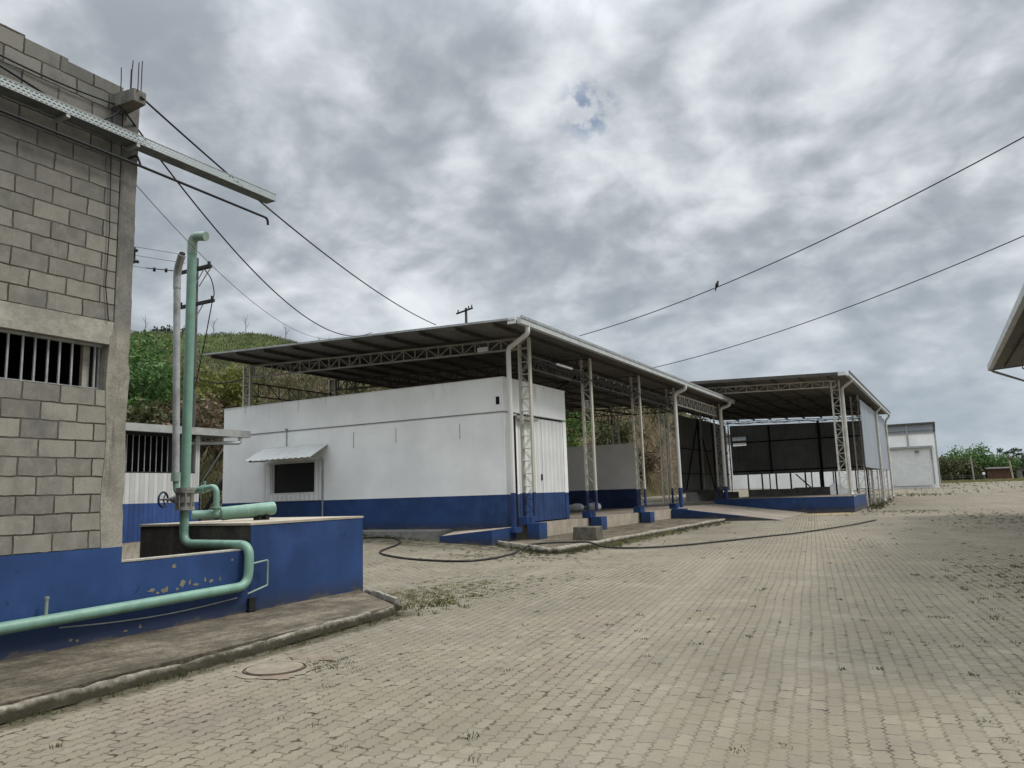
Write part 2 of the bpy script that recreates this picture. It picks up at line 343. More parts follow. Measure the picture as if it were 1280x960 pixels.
def perforated():
    t = NT('perforated_galvanised'); p = t.pos(); x, y, z = t.sep(p)
    v = t.comb(t.math('ADD', y, 50), t.math('ADD', t.math('MULTIPLY', x, 1.0), t.math('ADD', z, 50)))
    b = t.n('ShaderNodeTexBrick', Scale=1, Mortar_Size=.0105, Mortar_Smooth=.1, Brick_Width=.05, Row_Height=.032)
    t.l(v, b.inputs['Vector'])
    m = t.done(t.mix(t.noise(p, 8, 4, .6), (.26, .30, .29), (.42, .45, .44)), .5, .3, .4)
    tr = t.n('ShaderNodeBsdfTransparent'); mx = t.n('ShaderNodeMixShader')
    t.l(t.ramp(b.outputs['Fac'], .3, .7), mx.inputs[0]); t.l(tr.outputs[0], mx.inputs[1]); t.l(t.b.outputs[0], mx.inputs[2])
    t.l(mx.outputs[0], t.out.inputs['Surface']); return m
M['perf'] = perforated(); M['tray_floor'] = weathered('tray_underside_shaded', (.12, .135, .135), .6, .3, 6, metal=.2)  # tray floor is galvanised too, coloured dark for its shaded underside

# ------------------------------------------------------------------ mesh helpers
ORIGIN = {}
class MB:
    def __init__(s): s.v = []; s.f = []
    def add(s, vs, fs):
        o = len(s.v); s.v += [tuple(map(float, q)) for q in vs]; s.f += [tuple(i + o for i in f) for f in fs]; return s
    def box(s, x0, x1, y0, y1, z0, z1):
        vs = [(x, y, z) for z in (z0, z1) for y in (y0, y1) for x in (x0, x1)]
        return s.add(vs, [(0, 2, 3, 1), (4, 5, 7, 6), (0, 1, 5, 4), (2, 6, 7, 3), (0, 4, 6, 2), (1, 3, 7, 5)])
    def hexa(s, bot, top):
        """8 corners: four bottom, four top, both counter-clockwise"""
        return s.add(list(bot) + list(top), [(3, 2, 1, 0), (4, 5, 6, 7), (0, 1, 5, 4), (1, 2, 6, 5), (2, 3, 7, 6), (3, 0, 4, 7)])
    def bar(s, a, b, w, h=None, up=(0, 0, 1)):
        h = h or w; a, b = Vector(a), Vector(b); d = (b - a).normalized(); u = Vector(up)
        if abs(d.dot(u)) > .98: u = Vector((0, 1, 0))
        sx = d.cross(u).normalized() * w / 2; sy = sx.cross(d).normalized() * h / 2
        c = [-sx - sy, sx - sy, sx + sy, -sx + sy]
        return s.hexa([a + q for q in c], [b + q for q in c])
    def tube(s, pts, r, seg=10, cap=True):
        pts = [Vector(p) for p in pts]; n = len(pts)
        rs = r if isinstance(r, (list, tuple)) else [r] * n
        o = len(s.v); fr = None
        for i, p in enumerate(pts):
            d = (pts[min(i + 1, n - 1)] - pts[max(i - 1, 0)]).normalized()
            if fr is None:
                up = Vector((0, 0, 1)) if abs(d.z) < .9 else Vector((1, 0, 0)); fr = d.cross(up).normalized()
            else:
                fr = (fr - d * fr.dot(d)).normalized()
            b = d.cross(fr)
            for k in range(seg):
                a = 2 * math.pi * k / seg; s.v.append(tuple(p + (fr * math.cos(a) + b * math.sin(a)) * rs[i]))
        for i in range(n - 1):
            for k in range(seg):
                k2 = (k + 1) % seg
                s.f.append((o + i * seg + k, o + i * seg + k2, o + (i + 1) * seg + k2, o + (i + 1) * seg + k))
        if cap:
            s.f.append(tuple(o + k for k in range(seg - 1, -1, -1))); s.f.append(tuple(o + (n - 1) * seg + k for k in range(seg)))
        return s
    def pipe(s, pts, r, seg=14, bend=None, steps=6):
        """polyline with rounded elbows"""
        bend = bend or r * 2.2; pts = [Vector(p) for p in pts]; out = [pts[0]]
        for i in range(1, len(pts) - 1):
            p, a, b = pts[i], pts[i - 1], pts[i + 1]
            q = min(bend, (a - p).length * .49, (b - p).length * .49)
            p0 = p + (a - p).normalized() * q; p1 = p + (b - p).normalized() * q
            for k in range(steps + 1):
                u = k / steps; out.append(p0 * (1 - u) ** 2 + p * 2 * u * (1 - u) + p1 * u * u)
        out.append(pts[-1]); return s.tube(out, r, seg)
    def cyl(s, a, b, r, seg=16, r2=None): return s.tube([a, b], [r, r if r2 is None else r2], seg)
    def build(s, name, mat, parent=None, smooth=False, origin=None):
        me = bpy.data.meshes.new(name)
        o0 = Vector(origin) if origin is not None else (ORIGIN[parent] if parent else Vector((0, 0, 0)))
        me.from_pydata([tuple(Vector(q) - o0) for q in s.v], [], s.f); me.update()
        me.materials.append(M[mat] if isinstance(mat, str) else mat)
        if smooth:
            me.polygons.foreach_set('use_smooth', [True] * len(me.polygons))
            try: me.set_sharp_from_angle(angle=R(40))
            except Exception: pass
        ob = bpy.data.objects.new(name, me); col.objects.link(ob)
        if parent: ob.parent = parent
        else: ob.location = o0
        ORIGIN[ob] = o0
        return ob

def tag(o, label=None, cat=None, group=None, kind=None):
    if label: o['label'] = label
    if cat: o['category'] = cat
    if group: o['group'] = group
    if kind: o['kind'] = kind
    return o
def thing(name, loc, label, cat, group=None):
    o = bpy.data.objects.new(name, None); col.objects.link(o); o.location = loc; o.empty_display_size = .3
    ORIGIN[o] = Vector(loc); return tag(o, label, cat, group)
def copy_tree(o, label=None):
    c = o.copy(); col.objects.link(c); ORIGIN[c] = ORIGIN[o]
    if label: c['label'] = label
    for ch in list(o.children):
        d = copy_tree(ch); d.parent = c
    return c

def S(t): t = min(1, max(0, t)); return t * t * (3 - 2 * t)
def g(x, y):
    """height of the yard: rises a little to the left and at the far end"""
    return min(.5, .05 * max(0, -9 - x)) * S((y - 8) / 6) + 1.05 * S((y - 50) / 75)

def pz(x, y):
    """paving surface with its slight settlement"""
    return g(x, y) + .011 * (math.sin(x * .9 + 1.2 * math.sin(y * .5)) * math.sin(y * .73 + x * .2) - 1)
# ------------------------------------------------------------------ ground, paving, hill
def sheet(name, xs, ys, zf, mat):
    b = MB(); nx, ny = len(xs), len(ys)
    b.v = [(x, y, zf(x, y)) for y in ys for x in xs]
    b.f = [(j * nx + i, j * nx + i + 1, (j + 1) * nx + i + 1, (j + 1) * nx + i) for j in range(ny - 1) for i in range(nx - 1)]
    return tag(b.build(name, mat, smooth=True), kind='structure')
far_pts = lambda a, b, n: list(np.linspace(a, b, n))
sheet('ground', [-900, -500, -250] + far_pts(-140, 140, 57) + [250, 500, 900], [-120, -60] + far_pts(-20, 180, 41) + [250, 400, 700, 1500], lambda x, y: g(x, y) - (.25 if -36 < x < 48 and -10 < y < 119 else .03), 'dirt')
sheet('paving', far_pts(-34, 46, 161), far_pts(-8, 122, 261), pz, 'paving')

def hz(x, y):
    u = -x - 25 - 1.5 * math.sin(y * .13) - 1.0 * math.sin(y * .31 + x * .1)
    if u <= 0: return -.4
    A = 3 + 9 * S((y - 40) / 50)
    h = A * (1 - math.exp(-u / 5)) + .225 * min(u, 78) - .10 * max(0, u - 78)
    h *= 1 - .42 * S((y - 112) / 55)
    h += 1.3 * math.sin(x * .071 + 1.3) * math.sin(y * .057) * S(u / 30) + .5 * math.sin(x * .23 + y * .19) * S(u / 10)
    return h + g(x, y) - .2
sheet('hill', far_pts(-260, -70, 64)[:-1] + far_pts(-70, -22, 49), far_pts(-30, 240, 136), hz, 'hill')

# ------------------------------------------------------------------ near pavement on the left, kerbs
b = MB()
b.hexa([(-9.9, -4, -.1), (-5.78, -4, -.1), (-6.38, 8.22, -.1), (-7.74, 9.12, -.1)], [(-9.9, -4, .14), (-5.78, -4, .098), (-6.38, 8.22, .098), (-7.74, 9.12, .14)])
tag(b.build('pavement_slab', 'walk'), kind='structure')
def kerb_line(name, pts, w, h, label=None):
    """weathered kerb with uneven arris"""
    b = MB(); P = []
    for a, c in zip(pts[:-1], pts[1:]):
        a, c = Vector(a), Vector(c); n = max(2, int((c - a).length / .11))
        P += [a.lerp(c, i / n) for i in range(n)]
    P.append(Vector(pts[-1])); prof = [(-.5, -.1), (-.5, .9), (-.3, 1.0), (.25, .99), (.44, .84), (.52, .5), (.55, -.1)]
    k = len(prof); o = 0
    for i, p in enumerate(P):
        d = (P[min(i + 1, len(P) - 1)] - P[max(i - 1, 0)]).normalized(); nr = Vector((d.y, -d.x, 0))
        for (q, r) in prof:
            j = random.uniform(-.013, .013) - (.022 if int(i * .11 / .98) != int((i + 1) * .11 / .98) else 0)
            b.v.append(tuple(p + nr * (q * w + j) + Vector((0, 0, r * h + j * .9 + .012 * math.sin(i * .21)))))
    for i in range(len(P) - 1):
        for m in range(k - 1):
            b.f.append((i * k + m, i * k + m + 1, (i + 1) * k + m + 1, (i + 1) * k + m))
    b.f.append(tuple(range(k))); b.f.append(tuple((len(P) - 1) * k + m for m in range(k - 1, -1, -1)))
    return tag(b.build(name, 'kerb', smooth=True), kind='structure')
kerb_line('kerb', [(-5.72, -4, 0), (-5.93, 2.5, 0), (-6.33, 8.05, 0), (-6.46, 8.3, 0)], .07, .098)
kerb_line('kerb', [(-7.72, 9.26, 0), (-6.5, 8.42, 0)], .09, .15)
kerb_line('kerb', [(-8.42, 17.25, 0), (-8.27, 33.9, 0)], .16, .135)
kerb_line('kerb', [(-12.9, 20.05, .19), (-11.0, 18.9, .085), (-8.5, 17.2, 0)], .12, .13)
b = MB()
b.hexa([(-10.79, 18.74, -.1), (-8.5, 17.3, -.1), (-8.35, 33.9, -.1), (-10.79, 33.9, -.1)], [(-10.79, 18.74, .15), (-8.5, 17.3, .115), (-8.35, 33.9, .115), (-10.79, 33.9, .15)])
tag(b.build('pavement_slab', 'walk'), kind='structure')
b = MB(); b.box(-24.5, -13.2, 18.9, 19.98, .0, .47)
tag(b.build('apron_slab', 'conc_grey'), kind='structure')

# ------------------------------------------------------------------ block building on the left
WX = -7.75
t = thing('block_building', (WX, 2, .14), 'unfinished grey concrete block building with barred window and blue painted base', 'building')
b = MB(); b.box(WX - .15, WX, -3, 5.04, 1.074, 2.75); b.build('wall', 'block_low', t)
b = MB()
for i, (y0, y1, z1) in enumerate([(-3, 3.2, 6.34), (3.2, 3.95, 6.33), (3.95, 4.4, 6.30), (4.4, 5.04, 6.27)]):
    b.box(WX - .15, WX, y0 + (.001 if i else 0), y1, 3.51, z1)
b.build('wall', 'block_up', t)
b = MB(); b.box(WX - .15, WX, -3, .6, 2.75, 3.25); b.build('wall', 'block_low', t)
b = MB(); b.box(WX - .145, WX + .004, -3, 5.045, 3.252, 3.508); tag(b.build('lintel_beam', 'conc', t))
# corner column with a rough, irregular arris
b = MB(); zs = np.linspace(1.07, 6.2, 60)
for i, z in enumerate(zs):
    k_ = .35 if z > 3.4 else 1.0; e = .014 * k_ * (math.sin(z * 7.3) * .5 + random.uniform(-.6, .6)); e2 = .003 * random.uniform(-1, 1); wdn = 0.0 if z > 3.4 else -.05 - .015 * math.sin(z * 5)
    b.v += [(WX - .2, 5.05 + wdn, z), (WX + .008 + e2, 5.05 + wdn * (1 if z < 3.2 else 1), z), (WX + .008 + e2, 5.245 + e, z), (WX - .2, 5.245 + e, z)]
for i in range(len(zs) - 1):
    for k in range(4): b.f.append((i * 4 + k, i * 4 + (k + 1) % 4, i * 4 + 4 + (k + 1) % 4, i * 4 + 4 + k))
b.f.append((3, 2, 1, 0)); n = len(b.v); b.f.append((n - 4, n - 3, n - 2, n - 1))
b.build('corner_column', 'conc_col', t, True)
b = MB(); b.box(WX - .16, WX + .012, -3, 5.248, .0, 1.07); b.build('base_wall', 'blue', t)
b = MB(); b.hexa([(WX - .3, 4.86, 5.95), (WX + .33, 4.95, 5.99), (WX + .33, 5.10, 5.99), (WX - .3, 5.10, 5.95)], [(WX - .3, 4.86, 6.12), (WX + .33, 4.95, 6.13), (WX + .33, 5.10, 6.13), (WX - .3, 5.10, 6.12)])
sb = b.build('beam_stub', 'conc_col', t)
for (x, y, h) in [(-7.66, 4.95, .30), (-7.56, 5.0, .27), (-7.5, 4.97, .34), (-7.44, 5.05, .36), (-7.41, 4.99, .30)]:
    b = MB(); b.tube([(x, y, 6.1), (x, y, 6.15 + h * .6), (x + random.uniform(-.015, .015), y, 6.15 + h)], .006, 5); b.build('rebar', 'rust', sb)
# dark room behind the window
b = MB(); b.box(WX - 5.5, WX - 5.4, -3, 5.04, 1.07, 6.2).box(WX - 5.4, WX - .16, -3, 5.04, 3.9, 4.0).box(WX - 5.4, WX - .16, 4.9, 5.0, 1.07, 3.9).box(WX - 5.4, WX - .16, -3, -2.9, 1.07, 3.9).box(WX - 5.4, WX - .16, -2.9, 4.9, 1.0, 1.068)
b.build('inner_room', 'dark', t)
w = MB(); w.box(WX - .14, WX - .09, .6, 4.99, 2.752, 2.775).box(WX - .14, WX - .09, .6, 4.99, 3.225, 3.25)
wf = w.build('window', 'galv', t)
for y in [4.92, 4.67, 4.54, 4.42, 4.29, 4.17, 4.03, 3.90, 3.77, 3.64, 3.51, 3.38, 3.25, 3.12]:
    b = MB(); b.box(WX - .125, WX - .105, y - .009, y + .009, 2.776, 3.224); b.build('bar', 'galv', wf)
b = MB(); b.box(WX - .22, WX - .17, 4.825, 4.94, 2.755, 3.246); b.build('mullion', 'conc', wf)
b = MB(); b.box(WX - .145, WX - .12, 4.965, 4.985, 2.776, 3.224); b.build('frame', 'galv', wf)

CHIPS = [(5.70, .525, .03, .02), (5.95, .54, .03, .025), (6.12, .60, .02, .04), (6.33, .60, .02, .03), (4.73, .19, .03, .015), (4.80, .17, .02, .02), (5.33, .18, .03, .015), (5.5, .20, .02, .03), (6.55, .59, .015, .03), (5.90, .80, .045, .035), (6.73, .80, .022, .02), (5.62, .56, .05, .03), (5.80, .545, .06, .04), (6.02, .59, .05, .05), (6.2, .56, .06, .02), (6.42, .575, .04, .03)]
# low blue wall continuing towards the tank
t = thing('low_wall', (WX, 6, .13), 'low blue wall with chipped paint between block building and concrete tank', 'wall')
b = MB(); b.hexa([(WX - .14, 5.25, 0), (WX + .01, 5.25, 0), (WX + .01, 7.012, 0), (WX - .14, 7.012, 0)], [(WX - .14, 5.25, .89), (WX + .01, 5.25, .89), (WX + .01, 7.012, .9), (WX - .14, 7.012, .9)])
b.build('wall', 'blue', t)
b = MB(); b.box(WX - .145, WX + .006, 5.252, 7.01, .9, .918); b.build('coping', 'conc', t)

def splat(y, z, ry, rz_, x):
    b = MB(); n = 14; b.v = [(x, y, z)] + [(x, y + ry * random.uniform(.35, 1.15) * math.cos(a), z + rz_ * random.uniform(.35, 1.15) * math.sin(a)) for a in np.linspace(0, 2 * math.pi, n, endpoint=False)]
    b.f = [(0, 1 + i, 1 + (i + 1) % n) for i in range(n)]; return b
for (y, z, ry, rz_) in CHIPS:
    splat(y, z, ry, rz_, WX + .0125).build('paint_chip', 'chip', t)
# concrete tank
t = thing('concrete_tank', (-8.8, 8.1, 0), 'concrete tank block with blue front and bare dark brown end', 'tank')
b = MB(); b.box(-9.95, WX - .004, 7.02, 9.19, 0, 1.2); b.build('tank_body', 'conc_dark', t)
b = MB(); b.box(WX - .003, WX + .012, 7.02, 9.195, 0.05, 1.205); b.build('painted_front', 'blue', t)
b = MB(); b.box(WX - 2.2, WX + .012, 9.191, 9.205, 0.05, 1.205); b.build('painted_side', 'blue', t)
b = MB(); b.box(-9.97, WX + .02, 7.0, 9.215, 1.206, 1.235); b.build('lid', 'riser', t)

# ------------------------------------------------------------------ green pipework
PX = WX + .105
t = thing('water_pipe', (PX, 6.9, .14), 'mint green water pipe along the blue wall rising to a tall bent vent', 'pipe')
b = MB(); b.pipe([(PX, -4, .42), (PX, 4, .42), (PX, 6.9, .465), (PX, 6.92, .965), (-8.91, 6.93, .975), (-8.91, 6.93, 1.42)], .058, 18, .17, 8)
b.build('pipe', 'green', t, True)
b = MB(); b.tube([(-8.91, 6.93, 1.72), (-8.91, 6.93, 5.02)], .063, 18); b.build('riser', 'green', t, True)
b = MB(); b.pipe([(-8.91, 6.93, 5.0), (-8.91, 6.93, 5.27), (-8.68, 6.97, 5.235)], .066, 18, .17, 8); b.build('vent_elbow', 'green_pale', t, True)
b = MB()
for z in (1.20, 1.16): b.cyl((-8.91, 6.93, z), (-8.91, 6.93, z + .012), .0605, 18)
b.build('weld_ring', 'green', t, True)
b = MB()
for z0, z1, r in [(1.42, 1.465, .13), (1.465, 1.52, .075), (1.52, 1.60, .10), (1.60, 1.65, .08), (1.65, 1.68, .12), (1.685, 1.72, .12)]: b.cyl((-8.91, 6.93, z0), (-8.91, 6.93, z1), r, 20)
for k in range(8):
    a = k * math.pi / 4 + .2; b.cyl((-8.91 + .105 * math.cos(a), 6.93 + .105 * math.sin(a), 1.45), (-8.91 + .105 * math.cos(a), 6.93 + .105 * math.sin(a), 1.70), .012, 6)
b.tube([(-8.95, 6.93, 1.56), (-9.05, 6.9, 1.57), (-9.13, 6.87, 1.57)], [.085, .065, .03], 12)
b.cyl((-9.1, 6.88, 1.57), (-9.24, 6.83, 1.57), .014, 8)
vb = b.build('valve', 'valve', t, True)
b = MB(); c0 = Vector((-9.23, 6.835, 1.57)); ax = Vector((-.95, -.3, 0)).normalized(); e1 = Vector((.3, -.95, 0)).normalized(); e2 = Vector((0, 0, 1))
b.tube([c0 + (e1 * math.cos(a) + e2 * math.sin(a)) * .10 for a in np.linspace(0, 2 * math.pi, 25)], .014, 8, False)
for k in range(3):
    a = k * 2.1; b.cyl(c0, c0 + (e1 * math.cos(a) + e2 * math.sin(a)) * .10, .01, 6)
b.build('handwheel', 'wheel', vb, True)
b = MB(); b.cyl((PX, 4.42, .47), (PX, 4.42, .63), .016, 10).cyl((PX, 4.42, .63), (PX, 4.42, .655), .021, 10); b.build('drain_stub', 'green_pale', t, True)
b = MB(); b.pipe([(PX + .02, 6.93, .73), (PX + .02, 7.20, .755), (PX + .02, 7.20, .44), (PX + .02, 6.88, .37)], .011, 8, .02, 3); b.build('bracket', 'green_pale', t, True)
b = MB(); b.tube([(WX + .03, y, .33 - .05 * math.sin((y - 4.6) / 2.2 * math.pi)) for y in np.linspace(4.6, 6.8, 14)], .008, 6); b.build('drain_hose', 'galv', t, True)
b = MB(); b.box(WX + .012, WX + .05, 6.98, 7.08, .14, .30).box(WX + .012, WX + .07, 6.96, 7.1, .14, .16); b.build('foot_support', 'black_steel', t)

t = thing('vent_pipe', (-9.88, 7.5, 1.22), 'grey galvanised vent pipe with curved open top left of the green riser', 'pipe')
b = MB(); b.tube([(-9.86, 7.5, 1.96), (-9.97, 7.5, 4.82)], .052, 14); b.build('pipe', 'galv', t, True)
b = MB(); b.tube([(-9.86, 7.5, 1.84), (-9.86, 7.5, 1.97)], .068, 14); b.build('coupling', 'green_pale', t, True)
b = MB(); b.pipe([(-9.97, 7.5, 4.80), (-9.98, 7.5, 5.10), (-9.74, 7.40, 5.29)], .058, 14, .15, 6); el = b.build('vent_elbow', 'galv', t, True)
b = MB(); dd = Vector((.24, -.1, .19)).normalized(); b.cyl(Vector((-9.74, 7.40, 5.29)) + dd * .001, Vector((-9.74, 7.40, 5.29)) + dd * .004, .05, 14); b.build('open_mouth', 'dark', el)
b = MB(); b.pipe([(-9.86, 7.5, 1.86), (-9.84, 7.5, 1.66), (-9.35, 7.5, 1.70)], .042, 12, .14, 6).cyl((-9.45, 7.5, 1.69), (-9.36, 7.5, 1.70), .054, 12); b.build('lower_elbow', 'green', t, True)
b = MB(); b.pipe([(-9.36, 7.5, 1.70), (-8.97, 7.5, 1.74), (-8.97, 7.5, 1.34)], .042, 12, .12, 6).cyl((-9.27, 7.5, 1.705), (-9.2, 7.5, 1.71), .06, 12).cyl((-9.23, 7.5, 1.74), (-9.23, 7.5, 1.82), .02, 8).cyl((-8.97, 7.5, 1.43), (-8.97, 7.5, 1.455), .07, 12)
b.build('branch_pipe', 'green', t, True)
t = thing('pump_cylinder', (-8.8, 7.9, 1.236), 'short thick green horizontal cylinder lying on the tank lid', 'cylinder')
A, B = Vector((-9.02, 7.62, 1.345)), Vector((-8.62, 8.28, 1.405)); d = (B - A).normalized()
b = MB(); b.tube([A, A + d * .02, B - d * .05, B - d * .015, B], [.085, .096, .096, .088, .06], 20); 
cb = b.build('barrel', 'green', t, True)
b = MB(); b.cyl(A + d * .36, A + d * .375, .0985, 20); b.build('seam_ring', 'green_pale', cb, True)
b = MB(); b.tube([(-9.22, 7.29, 1.345), A + d * .01], .062, 16); b.build('inlet_pipe', 'green', t, True)
for k in (.52, .62):
    p = A + d * k; b = MB(); b.box(p.x - .06, p.x + .06, p.y - .03, p.y + .03, 1.236, p.z - .06); b.build('foot', 'black_steel', t)

# cable tray and conduit on the block wall
t = thing('cable_tray', (-7.6, 5, 5.5), 'perforated galvanised cable tray jutting past the block wall corner', 'cable tray')
b = MB(); x0, x1 = -7.70, -7.52
b.add([(x1, -4, 5.561), (x1, 7.16, 5.561), (x1, 7.16, 5.655), (x1, -4, 5.655)], [(0, 1, 2, 3)])
b.add([(x0, -4, 5.561), (x0, 7.16, 5.561), (x0, 7.16, 5.655), (x0, -4, 5.655)], [(0, 1, 2, 3)])
b.build('tray_channel', 'perf', t)
b = MB(); b.box(x0 + .001, x1 - .001, -4, 7.155, 5.557, 5.560); b.build('tray_floor', 'tray_floor', t)
b = MB(); b.bar((x1, -4, 5.655), (x1, 7.16, 5.655), .008).bar((x0, -4, 5.655), (x0, 7.16, 5.655), .008).bar((x1, -4, 5.56), (x1, 7.16, 5.56), .008); b.build('edge_lip', 'galv', t)
for y in (4.3, 5.1):
    b = MB(); b.box(WX + .01, x1, y - .02, y + .02, 5.52, 5.555); b.build('bracket', 'galv', t)
b = MB(); b.box(x0 + .012, x1 - .012, -4, 5.2, 5.563, 5.61); b.build('tray_cables', 'rubber', t)
t = thing('conduit', (-7.6, 5, 5.3), 'thin black conduit below the cable tray with a hooked end', 'conduit')
b = MB(); b.pipe([(-7.62, -4, 5.36), (-7.6, 5.15, 5.34), (-7.56, 7.05, 5.29), (-7.56, 7.06, 5.2)], .016, 8, .05, 4); b.build('tube', 'wire', t, True)
b = MB(); b.pipe([(WX, 5.14, 5.45), (-7.6, 5.14, 5.45), (-7.6, 5.2, 5.33)], .012, 6, .03, 3); b.build('hook', 'wire', t, True)

# ------------------------------------------------------------------ guard house at the far left
GX = -20.0
t = thing('guard_house', (GX, 13.5, .45), 'small white and blue shed with long barred opening behind the block building', 'building')
b = MB(); b.box(GX - .1, GX, 8, 16.05, .3, 2.43).box(GX - .1, GX, 15.9, 16.05, 2.43, 3.6); b.build('wall', 'guard', t)
b = MB(); b.box(GX - 5, GX - .11, 15.95, 16.05, .3, 3.6).box(GX - 5.1, GX - 5, 8, 16.05, .3, 3.6); b.build('rear_wall', 'guard', t)
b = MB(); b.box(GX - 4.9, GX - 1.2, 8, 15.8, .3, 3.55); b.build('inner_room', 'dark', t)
w = MB(); w.box(GX - .07, GX - .03, 8, 15.9, 3.52, 3.6).box(GX - .07, GX - .03, 8, 15.9, 2.432, 2.47); wf = w.build('window', 'black_steel', t)
y = 10.0
while y < 15.85:
    b = MB(); b.box(GX - .06, GX - .04, y - .01, y + .01, 2.47, 3.52); b.build('bar', 'galv', wf); y += .19
b = MB(); b.box(GX - 5.3, GX + .15, 8, 17.2, 3.615, 3.66); b.build('roof', 'roof', t)
b = MB(); b.box(GX + .15, GX + .34, 8, 17.75, 3.60, 3.82); b.build('fascia_gutter', 'galv_light', t)
b = MB(); b.pipe([(GX + .25, 17.4, 3.6), (GX + .25, 17.4, 3.42), (GX - .2, 15.6, 3.36)], .06, 10, .1, 4); b.build('gutter_outlet', 'gutter', t, True)

# steel stair between guard house and white building
t = thing('steel_stair', (-24.5, 20.6, .5), 'dark steel stair with open treads beside the white building', 'stair')
b = MB()
for dy in (-.4, .4): b.bar((-25.5, 20.75 + dy, .65), (-23.7, 20.75 + dy, 2.65), .05, .16)
b.build('stringer', 'black_steel', t)
for k in range(9):
    u = k / 8; x = -25.35 + 1.6 * u; z = .85 + 1.75 * u
    b = MB(); b.box(x - .13, x + .13, 20.37, 21.13, z - .018, z + .018); b.build('tread', 'galv', t)
b = MB(); b.bar((-25.2, 20.33, .9), (-25.2, 20.33, 2.3), .035).bar((-25.2, 20.33, 2.3), (-23.7, 20.33, 3.9), .035); b.build('handrail', 'galv', t)

# ------------------------------------------------------------------ white building under the canopy
t = thing('white_building', (-17.4, 22, .48), 'white flat roofed building with blue dado, small awning and corrugated side door', 'building')
Y0, XR, XL, YB = 20.0, -11.3, -23.6, 24.45
b = MB()
b.box(XL, -21.0, Y0, Y0 + .2, .1, 5.04).box(-21.0, -18.95, Y0, Y0 + .2, .1, 1.78).box(-21.0, -18.95, Y0, Y0 + .2, 2.82, 5.04).box(-18.95, XR, Y0, Y0 + .2, .1, 5.04)
b.box(XR - .2, XR, Y0 + .2, YB, 4.0, 5.04).box(XR - .2, XR, Y0 + .2, 20.85, .1, 4.0).box(XR - .2, XR, 24.2, YB, .1, 4.0)
b.box(XL, XL + .2, Y0 + .2, YB, .1, 5.04).box(XL + .2, XR - .2, YB - .2, YB, .1, 5.04)
b.build('wall', 'bld', t)
b = MB(); b.box(XL + .2, XR - .2, Y0 + .2, YB - .2, 4.75, 4.8); b.build('roof', 'conc_grey', t)
b = MB(); b.box(XL - .02, XR + .03, Y0 - .03, Y0 - .002, 3.975, 4.0).box(XR + .002, XR + .03, Y0 - .002, YB, 3.975, 4.0); b.build('string_course', 'conc_grey', t)
b = MB(); b.box(XL + .0, XR + .025, Y0 - .025, Y0 + .22, 5.042, 5.06).box(XR - .22, XR + .025, Y0 + .22, YB + .02, 5.042, 5.06); b.build('parapet_cap', 'white', t)
w = MB(); w.box(-21.02, -18.93, Y0 - .03, Y0 - .001, 2.82, 2.88).box(-21.02, -18.93, Y0 - .03, Y0 - .001, 1.72, 1.78).box(-21.06, -21.0, Y0 - .03, Y0 - .001, 1.78, 2.82).box(-18.95, -18.89, Y0 - .03, Y0 - .001, 1.78, 2.82)
wf = w.build('window', 'zinc_white', t)
b = MB(); b.box(-21.0, -18.95, Y0 + .1, Y0 + .12, 1.78, 2.82); b.build('pane', 'glass', wf)
b = MB(); b.box(-21.4, -21.06, Y0 - .045, Y0 - .001, 1.5, 2.88).box(-18.89, -18.62, Y0 - .045, Y0 - .001, 1.5, 2.88).box(-21.06, -18.89, Y0 - .045, Y0 - .001, 1.5, 1.72).box(-21.06, -18.89, Y0 - .045, Y0 - .031, 1.72, 1.721)
b.build('window_surround', 'panel_x', t)
b = MB(); b.cyl((-18.56, Y0 - .03, .5), (-18.56, Y0 - .03, 2.9), .03, 8); b.build('conduit', 'galv', t, True)
# awning of ribbed sheet
b = MB(); nx = 46; top = []
for i in range(nx + 1):
    x = -21.45 + 3.1 * i / nx; r = .022 if i % 4 in (0, 1) else 0
    top.append(((x, Y0 - .03, 3.40 + r), (x + .12, Y0 - 1.0, 2.93 + r)))
for (p, q) in top: b.v += [p, q, (p[0], p[1], p[2] - .012), (q[0], q[1], q[2] - .012)]
for i in range(nx):
    o = i * 4; b.f += [(o, o + 1, o + 5, o + 4), (o + 2, o + 6, o + 7, o + 3), (o + 1, o + 3, o + 7, o + 5)]
aw = b.build('awning', 'zinc_white', t)
b = MB()
for x in (-21.25, -18.55): b.bar((x, Y0 - .06, 2.95), (x + .1, Y0 - .95, 2.90), .04).bar((x, Y0 - .06, 3.3), (x + .1, Y0 - .95, 2.91), .03)
b.build('bracket', 'galv', aw)
# corrugated double door in the side face
b = MB(); b.box(XR - .08, XR - .02, 20.86, 22.52, .6, 3.93); d1 = b.build('door', 'panel', t)
b = MB(); b.box(XR - .02, XR + .02, 22.40, 22.44, 1.9, 2.1); b.build('handle', 'black_steel', d1)
b = MB(); b.box(XR - .08, XR - .02, 22.54, 24.19, .6, 3.93); d2 = b.build('door', 'panel', t)
b = MB(); b.box(XR - .1, XR - .081, 20.86, 24.19, .6, 4.0).box(XR - .08, XR - .03, 20.86, 24.19, 3.96, 3.995); b.build('door_gap_shade', 'black_steel', t)  # black backing and strip paint in the shade of the door gaps
b = MB(); b.box(XR + .001, XR + .16, 20.55, 22.0, 3.80, 3.90); b.build('door_rail', 'galv', t)
b = MB(); b.box(-11.56, -11.44, Y0 - .012, Y0 - .001, 4.22, 4.46); b.build('vent_hole', 'dark', t)
b = MB()
for x, z0, z1 in [(-17.2, 3.2, 3.75), (-15.4, 3.25, 3.75), (-12.9, 3.25, 3.72)]: b.box(x - .015, x + .015, Y0 - .006, Y0 - .001, z0, z1)
b.build('slot_mark', 'slot', t)
